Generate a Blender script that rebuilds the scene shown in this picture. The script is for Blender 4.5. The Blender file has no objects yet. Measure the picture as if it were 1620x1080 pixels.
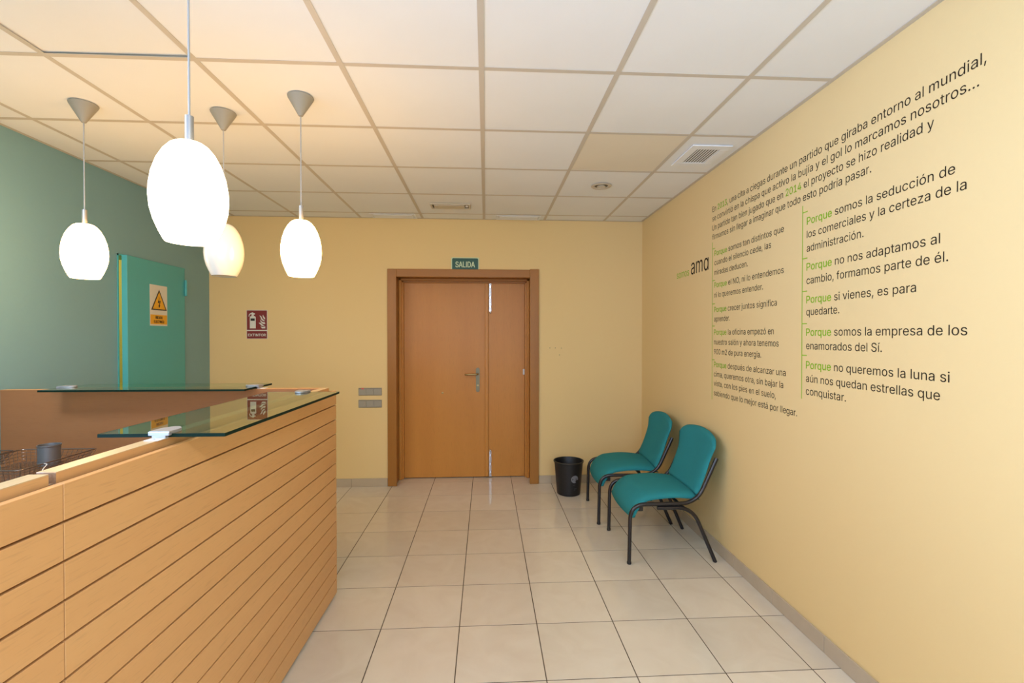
import bpy, bmesh, math, random
from mathutils import Vector, Matrix
random.seed(7)
R = math.radians
scn = bpy.context.scene
C = scn.collection

# ------------------------------------------------------------------ camera
CAM_H = 1.472
cam_d = bpy.data.cameras.new('camera'); cam = bpy.data.objects.new('camera', cam_d); C.objects.link(cam)
cam_d.sensor_width = 36.0; cam_d.lens = 36.0*735.4/1620.0
cam.location = (0, 0, CAM_H)
cam.rotation_euler = (R(90-0.581), 0, R(-3.2))
cam_d.clip_start = 0.02
scn.camera = cam

# ------------------------------------------------------------------ light
scn.view_settings.view_transform = 'Standard'
scn.view_settings.look = 'None'
scn.view_settings.gamma = 1.0
scn.view_settings.use_curve_mapping = False
scn.view_settings.exposure = -0.02
w = bpy.data.worlds.new('world'); scn.world = w; w.use_nodes = True
w.node_tree.nodes['Background'].inputs[0].default_value = (0.80, 0.90, 1.0, 1)
w.node_tree.nodes['Background'].inputs[1].default_value = 1.0

def area(name, loc, rot, sx, sy, power, col, spread=180):
    d = bpy.data.lights.new(name, 'AREA'); d.shape = 'RECTANGLE'; d.size = sx; d.size_y = sy
    d.energy = power; d.color = col; d.spread = R(spread)
    o = bpy.data.objects.new(name, d); C.objects.link(o); o.location = loc; o.rotation_euler = rot
    return o
# added cool fill lights at two made-up windows, behind and left of the camera
area('added_window_fill', (-0.3, -1.92, 1.55), (R(90), 0, 0), 3.4, 1.7, 44, (0.57, 0.82, 1.35))
area('added_side_window_fill', (-2.60, -0.75, 1.50), (R(90), 0, R(-90)), 2.0, 1.7, 92, (0.57, 0.82, 1.45), 125)
# two added fill lights under made-up ceiling panels, out of view
for px, py in ((-2.12, 1.1336), (0.58, -0.67)):
    area('added_panel_fill', (px, py, 2.60), (0, 0, 0), 0.55, 0.55, 34, (0.78, 0.94, 1.15))
PENDANT_EMIT = 33.0
NEAR_PENDANT_EMIT = 8.0

# ------------------------------------------------------------------ materials
def srgb(r, g, b):
    f = lambda c: (c/255/12.92) if c/255 <= 0.04045 else ((c/255+0.055)/1.055)**2.4
    return (f(r), f(g), f(b), 1)

def mat(name, col, rough=0.5, metal=0.0, spec=0.5, bump=None, var=None, coat=0.0):
    """bump=(scale,strength,distance)  var=(scale,amount)"""
    m = bpy.data.materials.new(name); m.use_nodes = True
    nt = m.node_tree; b = nt.nodes['Principled BSDF']
    b.inputs['Base Color'].default_value = col
    b.inputs['Roughness'].default_value = rough
    b.inputs['Metallic'].default_value = metal
    b.inputs['Specular IOR Level'].default_value = spec
    b.inputs['Coat Weight'].default_value = coat
    tc = nt.nodes.new('ShaderNodeTexCoord')
    if var:
        n = nt.nodes.new('ShaderNodeTexNoise'); n.inputs['Scale'].default_value = var[0]; n.inputs['Detail'].default_value = 4
        nt.links.new(tc.outputs['Object'], n.inputs['Vector'])
        mr = nt.nodes.new('ShaderNodeMapRange'); mr.inputs[3].default_value = 1-var[1]; mr.inputs[4].default_value = 1+var[1]
        nt.links.new(n.outputs['Fac'], mr.inputs[0])
        mx = nt.nodes.new('ShaderNodeVectorMath'); mx.operation = 'SCALE'; mx.inputs[0].default_value = col[:3]
        nt.links.new(mr.outputs[0], mx.inputs['Scale']); nt.links.new(mx.outputs[0], b.inputs['Base Color'])
    if bump:
        n = nt.nodes.new('ShaderNodeTexNoise'); n.inputs['Scale'].default_value = bump[0]; n.inputs['Detail'].default_value = 3
        nt.links.new(tc.outputs['Object'], n.inputs['Vector'])
        bp = nt.nodes.new('ShaderNodeBump'); bp.inputs['Strength'].default_value = bump[1]; bp.inputs['Distance'].default_value = bump[2]
        nt.links.new(n.outputs['Fac'], bp.inputs['Height']); nt.links.new(bp.outputs[0], b.inputs['Normal'])
    return m

def wood(name, c1, c2, axis, rough=0.4, scale=1.0, coat=0.0, spec=0.5):
    """Beech veneer: long soft figure along `axis`, plus short dark flecks."""
    m = bpy.data.materials.new(name); m.use_nodes = True
    nt = m.node_tree; b = nt.nodes['Principled BSDF']; b.inputs['Roughness'].default_value = rough
    b.inputs['Coat Weight'].default_value = coat; b.inputs['Coat Roughness'].default_value = 0.15
    b.inputs['Specular IOR Level'].default_value = spec
    tc = nt.nodes.new('ShaderNodeTexCoord'); oi = nt.nodes.new('ShaderNodeObjectInfo')
    off = nt.nodes.new('ShaderNodeVectorMath'); off.operation = 'ADD'
    cmb = nt.nodes.new('ShaderNodeCombineXYZ')
    ml = nt.nodes.new('ShaderNodeMath'); ml.operation = 'MULTIPLY'; ml.inputs[1].default_value = 17.0
    nt.links.new(oi.outputs['Random'], ml.inputs[0])
    for i in range(3): nt.links.new(ml.outputs[0], cmb.inputs[i])
    nt.links.new(tc.outputs['Object'], off.inputs[0]); nt.links.new(cmb.outputs[0], off.inputs[1])
    def noise(across, along, det, dist=0.0):
        mp = nt.nodes.new('ShaderNodeMapping'); s = [across*scale]*3; s[axis] = along*scale
        mp.inputs['Scale'].default_value = s
        nt.links.new(off.outputs[0], mp.inputs['Vector'])
        n = nt.nodes.new('ShaderNodeTexNoise'); n.inputs['Scale'].default_value = 1; n.inputs['Detail'].default_value = det
        n.inputs['Distortion'].default_value = dist
        nt.links.new(mp.outputs[0], n.inputs['Vector']); return n
    n1 = noise(9, 0.9, 3, 0.6); n2 = noise(260, 16, 2); n3 = noise(2.2, .5, 1)
    rp = nt.nodes.new('ShaderNodeValToRGB')
    rp.color_ramp.elements[0].position = 0.30; rp.color_ramp.elements[0].color = c2
    rp.color_ramp.elements[1].position = 0.70; rp.color_ramp.elements[1].color = c1
    ad = nt.nodes.new('ShaderNodeMath'); ad.operation = 'MULTIPLY_ADD'; ad.inputs[1].default_value = 0.5
    nt.links.new(n3.outputs['Fac'], ad.inputs[0])
    hf = nt.nodes.new('ShaderNodeMath'); hf.operation = 'MULTIPLY'; hf.inputs[1].default_value = 0.5
    nt.links.new(n1.outputs['Fac'], hf.inputs[0]); nt.links.new(hf.outputs[0], ad.inputs[2])
    nt.links.new(ad.outputs[0], rp.inputs[0])
    fr = nt.nodes.new('ShaderNodeMapRange'); fr.inputs[1].default_value = 0.56; fr.inputs[2].default_value = 0.72
    fr.inputs[3].default_value = 1.0; fr.inputs[4].default_value = 0.90
    nt.links.new(n2.outputs['Fac'], fr.inputs[0])
    sc = nt.nodes.new('ShaderNodeVectorMath'); sc.operation = 'SCALE'
    nt.links.new(rp.outputs[0], sc.inputs[0]); nt.links.new(fr.outputs[0], sc.inputs['Scale'])
    nt.links.new(sc.outputs[0], b.inputs['Base Color'])
    return m

M = {}
WALLC = (0.83, 0.615, 0.285, 1)
M['wall'] = mat('cream_wall_paint', WALLC, 0.72, bump=(55, 0.10, 0.004), spec=0.3)
M['teal_wall'] = mat('teal_wall_paint', (0.21, 0.385, 0.41, 1), 0.45, bump=(55, 0.12, 0.004), spec=0.5)
M['teal_door'] = mat('teal_door_paint', (0.085, 0.44, 0.45, 1), 0.42, spec=0.5)
M['tile'] = mat('ceiling_tile_white', (0.88, 0.885, 0.86, 1), 0.9, bump=(260, 0.15, 0.002), var=(3, 0.03), spec=0.1)
M['tile_aged'] = mat('ceiling_tile_yellowed', (0.84, 0.76, 0.60, 1), 0.9, bump=(260, 0.15, 0.002), var=(3, 0.03), spec=0.1)
M['grid'] = mat('ceiling_grid_metal', (0.62, 0.56, 0.46, 1), 0.45, spec=0.4)
M['plenum'] = mat('plenum_dark', (0.10, 0.09, 0.08, 1), 0.9)
M['skirt'] = mat('skirting_ceramic', (0.52, 0.42, 0.29, 1), 0.25, var=(9, 0.08))
M['grout'] = mat('floor_grout', (0.10, 0.07, 0.04, 1), 0.9)
M['teal_fab'] = mat('teal_upholstery', (0.028, 0.245, 0.26, 1), 0.92, bump=(900, 0.35, 0.002), spec=0.2, var=(7, 0.08))
M['black_tube'] = mat('black_painted_tube', (0.010, 0.008, 0.010, 1), 0.28, spec=0.6)
M['black_plastic'] = mat('black_plastic', (0.010, 0.010, 0.011, 1), 0.42)
M['grey_print'] = mat('grey_print', (0.20, 0.20, 0.21, 1), 0.5)
M['dark_print'] = mat('faint_print', (0.05, 0.05, 0.055, 1), 0.5)
M['chrome'] = mat('satin_chrome', (0.75, 0.74, 0.72, 1), 0.18, metal=1.0)
M['steel'] = mat('brushed_steel', (0.62, 0.61, 0.58, 1), 0.35, metal=1.0)
M['holder'] = mat('grey_anodised_metal', (0.38, 0.38, 0.37, 1), 0.4, metal=0.7)
M['clamp'] = mat('silver_lacquer', (0.40, 0.41, 0.43, 1), 0.42, metal=0.5)
M['brass'] = mat('aged_brass', (0.45, 0.33, 0.14, 1), 0.3, metal=1.0)
M['bronze'] = mat('nickel_escutcheon', (0.22, 0.20, 0.13, 1), 0.45, metal=0.6)
M['rose'] = mat('grey_plastic_rose', (0.34, 0.32, 0.26, 1), 0.5)
M['cord'] = mat('grey_cord', (0.40, 0.40, 0.38, 1), 0.5)
M['switch'] = mat('grey_switch_plastic', (0.30, 0.27, 0.21, 1), 0.35)
M['switch2'] = mat('grey_switch_rocker', (0.38, 0.35, 0.28, 1), 0.3)
M['vinyl'] = mat('dark_brown_vinyl', (0.022, 0.013, 0.006, 1), 0.6, spec=0.15)
M['green_vinyl'] = mat('lime_green_vinyl', (0.27, 0.50, 0.010, 1), 0.6, spec=0.15)
M['sgreen'] = mat('sign_green', (0.010, 0.085, 0.050, 1), 0.35)
M['sred'] = mat('sign_red', (0.22, 0.018, 0.014, 1), 0.35)
M['syellow'] = mat('sign_yellow', (0.85, 0.42, 0.01, 1), 0.35)
M['swhite'] = mat('sign_white', (0.75, 0.72, 0.62, 1), 0.4)
M['spale'] = mat('sign_pale_green', (0.62, 0.72, 0.45, 1), 0.4)
M['sblack'] = mat('sign_black', (0.02, 0.015, 0.01, 1), 0.4)
M['white_plastic'] = mat('white_plastic', (0.80, 0.78, 0.74, 1), 0.4)
M['dark'] = mat('dark_recess', (0.03, 0.025, 0.02, 1), 0.6)
M['fixture'] = mat('fixture_beige', (0.60, 0.54, 0.42, 1), 0.4)
M['fixture_dark'] = mat('fixture_shadow_gap', (0.16, 0.13, 0.08, 1), 0.6)
M['vent_back'] = mat('vent_shadow_backing', (0.12, 0.10, 0.06, 1), 0.6)
M['cup'] = mat('grey_metal_cup', (0.17, 0.17, 0.17, 1), 0.45, metal=0.5)
M['wire'] = mat('dark_wire', (0.20, 0.15, 0.12, 1), 0.3, metal=0.8)
M['cream_room'] = mat('cream_closet_paint', (0.85, 0.78, 0.32, 1), 0.7)
M['red_led'] = mat('red_indicator', (0.75, 0.10, 0.10, 1), 0.3)
M['opal_off'] = mat('opal_glass_unlit', (0.72, 0.70, 0.64, 1), 0.22, coat=0.4)
M['chip'] = mat('raw_chipboard', (0.34, 0.20, 0.105, 1), 0.9, var=(220, 0.45), bump=(300, 0.4, 0.003))

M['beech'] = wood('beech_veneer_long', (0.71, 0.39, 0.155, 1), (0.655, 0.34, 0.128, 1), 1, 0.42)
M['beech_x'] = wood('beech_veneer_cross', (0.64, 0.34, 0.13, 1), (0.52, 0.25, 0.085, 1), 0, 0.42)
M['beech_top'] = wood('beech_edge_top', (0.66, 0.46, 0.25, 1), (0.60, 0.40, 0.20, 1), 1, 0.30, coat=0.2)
M['beech_shaded'] = wood('beech_inner_shaded', (0.335, 0.15, 0.058, 1), (0.275, 0.12, 0.045, 1), 0, 0.5, spec=0.3)  # beech darkened: the shade inside the counter is put into its colour
M['slot'] = mat('slat_backing_dark', (0.10, 0.030, 0.012, 1), 0.8)
M['doorwood'] = wood('door_veneer', (0.64, 0.285, 0.058, 1), (0.56, 0.235, 0.045, 1), 2, 0.36, scale=0.8, coat=0.0, spec=0.35)
M['casing'] = wood('door_casing_wood', (0.42, 0.18, 0.036, 1), (0.34, 0.14, 0.026, 1), 2, 0.38, spec=0.35)
M['casing_x'] = wood('door_casing_wood_cross', (0.42, 0.18, 0.036, 1), (0.34, 0.14, 0.026, 1), 0, 0.38, spec=0.35)

# polished beige porcelain: cloudy
def porcelain():
    m = bpy.data.materials.new('polished_porcelain'); m.use_nodes = True
    nt = m.node_tree; b = nt.nodes['Principled BSDF']
    tc = nt.nodes.new('ShaderNodeTexCoord'); oi = nt.nodes.new('ShaderNodeObjectInfo')
    ml = nt.nodes.new('ShaderNodeMath'); ml.operation = 'MULTIPLY'; ml.inputs[1].default_value = 31.0
    nt.links.new(oi.outputs['Random'], ml.inputs[0])
    cb = nt.nodes.new('ShaderNodeCombineXYZ'); nt.links.new(ml.outputs[0], cb.inputs[0]); nt.links.new(ml.outputs[0], cb.inputs[1])
    ad = nt.nodes.new('ShaderNodeVectorMath'); ad.operation = 'ADD'
    nt.links.new(tc.outputs['Object'], ad.inputs[0]); nt.links.new(cb.outputs[0], ad.inputs[1])
    n = nt.nodes.new('ShaderNodeTexNoise'); n.inputs['Scale'].default_value = 5.5; n.inputs['Detail'].default_value = 5; n.inputs['Distortion'].default_value = 1.2
    nt.links.new(ad.outputs[0], n.inputs['Vector'])
    rp = nt.nodes.new('ShaderNodeValToRGB')
    rp.color_ramp.elements[0].position = 0.3; rp.color_ramp.elements[0].color = (0.70, 0.61, 0.475, 1)
    rp.color_ramp.elements[1].position = 0.7; rp.color_ramp.elements[1].color = (0.745, 0.665, 0.53, 1)
    nt.links.new(n.outputs['Fac'], rp.inputs[0])
    mr = nt.nodes.new('ShaderNodeMapRange'); mr.inputs[3].default_value = 0.95; mr.inputs[4].default_value = 1.05
    nt.links.new(oi.outputs['Random'], mr.inputs[0])
    sc = nt.nodes.new('ShaderNodeVectorMath'); sc.operation = 'SCALE'
    nt.links.new(rp.outputs[0], sc.inputs[0]); nt.links.new(mr.outputs[0], sc.inputs['Scale'])
    nt.links.new(sc.outputs[0], b.inputs['Base Color'])
    b.inputs['Roughness'].default_value = 0.10
    b.inputs['Specular IOR Level'].default_value = 0.55
    return m
M['porcelain'] = porcelain()

def glass():
    m = bpy.data.materials.new('green_edge_glass'); m.use_nodes = True
    nt = m.node_tree; nt.nodes.clear()
    out = nt.nodes.new('ShaderNodeOutputMaterial')
    g = nt.nodes.new('ShaderNodeBsdfGlass'); g.inputs['IOR'].default_value = 1.52; g.inputs['Roughness'].default_value = 0.0
    g.inputs['Color'].default_value = (0.93, 0.97, 0.93, 1)
    va = nt.nodes.new('ShaderNodeVolumeAbsorption'); va.inputs['Color'].default_value = (0.25, 0.62, 0.42, 1); va.inputs['Density'].default_value = 9.0
    nt.links.new(g.outputs[0], out.inputs['Surface']); nt.links.new(va.outputs[0], out.inputs['Volume'])
    return m
M['glass'] = glass()
M['glass_edge'] = mat('ground_glass_edge', (0.004, 0.020, 0.013, 1), 0.5, spec=0.1)

def emis(name, col, s):
    m = bpy.data.materials.new(name); m.use_nodes = True; b = m.node_tree.nodes['Principled BSDF']
    b.inputs['Base Color'].default_value = (0.9, 0.9, 0.88, 1)
    b.inputs['Emission Color'].default_value = col; b.inputs['Emission Strength'].default_value = s
    return m
M['opal_lit'] = emis('opal_glass_lit', (1.0, 0.56, 0.20, 1), PENDANT_EMIT)
M['opal_lit_soft'] = emis('opal_glass_lit_soft', (1.0, 0.78, 0.50, 1), NEAR_PENDANT_EMIT)
M['fill_panel_glow'] = emis('added_panel_diffuser', (1.0, 0.95, 0.86, 1), 2.0)  # glow of the added ceiling fill panels

# ------------------------------------------------------------------ helpers
def bx(bm, x0, x1, y0, y1, z0, z1, bev=0.0, seg=1):
    r = bmesh.ops.create_cube(bm, size=1)
    vs = r['verts']
    for v in vs:
        v.co = Vector(((x0+x1)/2+v.co.x*(x1-x0), (y0+y1)/2+v.co.y*(y1-y0), (z0+z1)/2+v.co.z*(z1-z0)))
    if bev > 0:
        es = list({e for v in vs for e in v.link_edges})
        bmesh.ops.bevel(bm, geom=es, offset=bev, segments=seg, profile=0.5, affect='EDGES')
    return bm

def NB(): return bmesh.new()

def lathe(bm, prof, n=32, cx=0, cy=0, cz=0, cap0=True, cap1=True):
    rings = []
    for r, z in prof:
        rings.append([bm.verts.new((cx+r*math.cos(2*math.pi*i/n), cy+r*math.sin(2*math.pi*i/n), cz+z)) for i in range(n)])
    for a, b in zip(rings, rings[1:]):
        for i in range(n):
            bm.faces.new((a[i], a[(i+1) % n], b[(i+1) % n], b[i]))
    if cap0: bm.faces.new(rings[0][::-1])
    if cap1: bm.faces.new(rings[-1])
    return bm

def tube(bm, pts, r, n=12, caps=True):
    pts = [Vector(p) for p in pts]; rings = []
    up = None
    for i, p in enumerate(pts):
        if i == 0: d = pts[1]-p
        elif i == len(pts)-1: d = p-pts[i-1]
        else: d = (pts[i+1]-p).normalized()+(p-pts[i-1]).normalized()
        d.normalize()
        if up is None:
            a = Vector((0, 0, 1)) if abs(d.z) < 0.9 else Vector((0, 1, 0))
            up = d.cross(a).normalized()
        u = (up-d*up.dot(d)).normalized(); up = u; v = d.cross(u)
        rings.append([bm.verts.new(p+u*r*math.cos(2*math.pi*k/n)+v*r*math.sin(2*math.pi*k/n)) for k in range(n)])
    for a, b in zip(rings, rings[1:]):
        for k in range(n): bm.faces.new((a[k], a[(k+1) % n], b[(k+1) % n], b[k]))
    if caps: bm.faces.new(rings[0][::-1]); bm.faces.new(rings[-1])
    return bm

def fillet(pts, rad, seg=8):
    """round the corners of a polyline"""
    pts = [Vector(p) for p in pts]; out = [pts[0]]
    for i in range(1, len(pts)-1):
        p = pts[i]; a = pts[i-1]-p; b = pts[i+1]-p
        rr = rad[i-1] if isinstance(rad, (list, tuple)) else rad
        rr = min(rr, a.length*0.49, b.length*0.49)
        s = p+a.normalized()*rr; e = p+b.normalized()*rr
        for k in range(seg+1):
            t = k/seg; out.append(s*(1-t)**2+p*2*t*(1-t)+e*t*t)
    out.append(pts[-1]); return out

def poly(bm, pts, depth=None, d=None):
    """flat polygon from 3D points; depth vector d extrudes"""
    vs = [bm.verts.new(p) for p in pts]; f = bm.faces.new(vs)
    if d is not None:
        ws = [bm.verts.new(Vector(p)+Vector(d)) for p in pts]
        bm.faces.new(ws[::-1])
        for i in range(len(vs)):
            j = (i+1) % len(vs); bm.faces.new((vs[i], ws[i], ws[j], vs[j]))
    return bm

def obj(name, bm, m, parent=None, smooth=False, loc=None):
    bmesh.ops.recalc_face_normals(bm, faces=bm.faces)
    me = bpy.data.meshes.new(name); bm.to_mesh(me); bm.free()
    if smooth: me.shade_smooth() if smooth is True else None
    o = bpy.data.objects.new(name, me)
    if isinstance(m, (list, tuple)):
        for k in m: me.materials.append(k)
    else: me.materials.append(m)
    C.objects.link(o)
    if smooth == 'auto':
        me.shade_smooth()
        es = [e for e in me.edges]
        bm2 = bmesh.new(); bm2.from_mesh(me)
        for e in bm2.edges:
            if len(e.link_faces) == 2 and e.calc_face_angle() > R(38): e.smooth = False
        bm2.to_mesh(me); bm2.free()
    if parent: o.parent = parent
    if loc: o.location = loc
    return o

def thing(name, label, cat, loc=(0, 0, 0), rotz=0, group=None):
    o = bpy.data.objects.new(name, None); C.objects.link(o); o.location = loc; o.rotation_euler = (0, 0, rotz)
    o.empty_display_size = 0.05
    o['label'] = label; o['category'] = cat
    if group: o['group'] = group
    return o
def tag(o, label, cat, group=None):
    o['label'] = label; o['category'] = cat
    if group: o['group'] = group
    return o
def struct(o, label=None, cat=None):
    o['kind'] = 'structure'
    if label: o['label'] = label
    if cat: o['category'] = cat
    return o
def kids(o): return [c for c in bpy.data.objects if c.parent == o]
def dup(root, loc=None, rotz=None, label=None, group=None):
    r = root.copy(); C.objects.link(r)
    if loc is not None: r.location = loc
    if rotz is not None: r.rotation_euler = (0, 0, rotz)
    if label: r['label'] = label
    if group: r['group'] = group
    for ch in kids(root):
        c = ch.copy(); C.objects.link(c); c.parent = r
        for g in kids(ch):
            d = g.copy(); C.objects.link(d); d.parent = c
    return r

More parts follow.
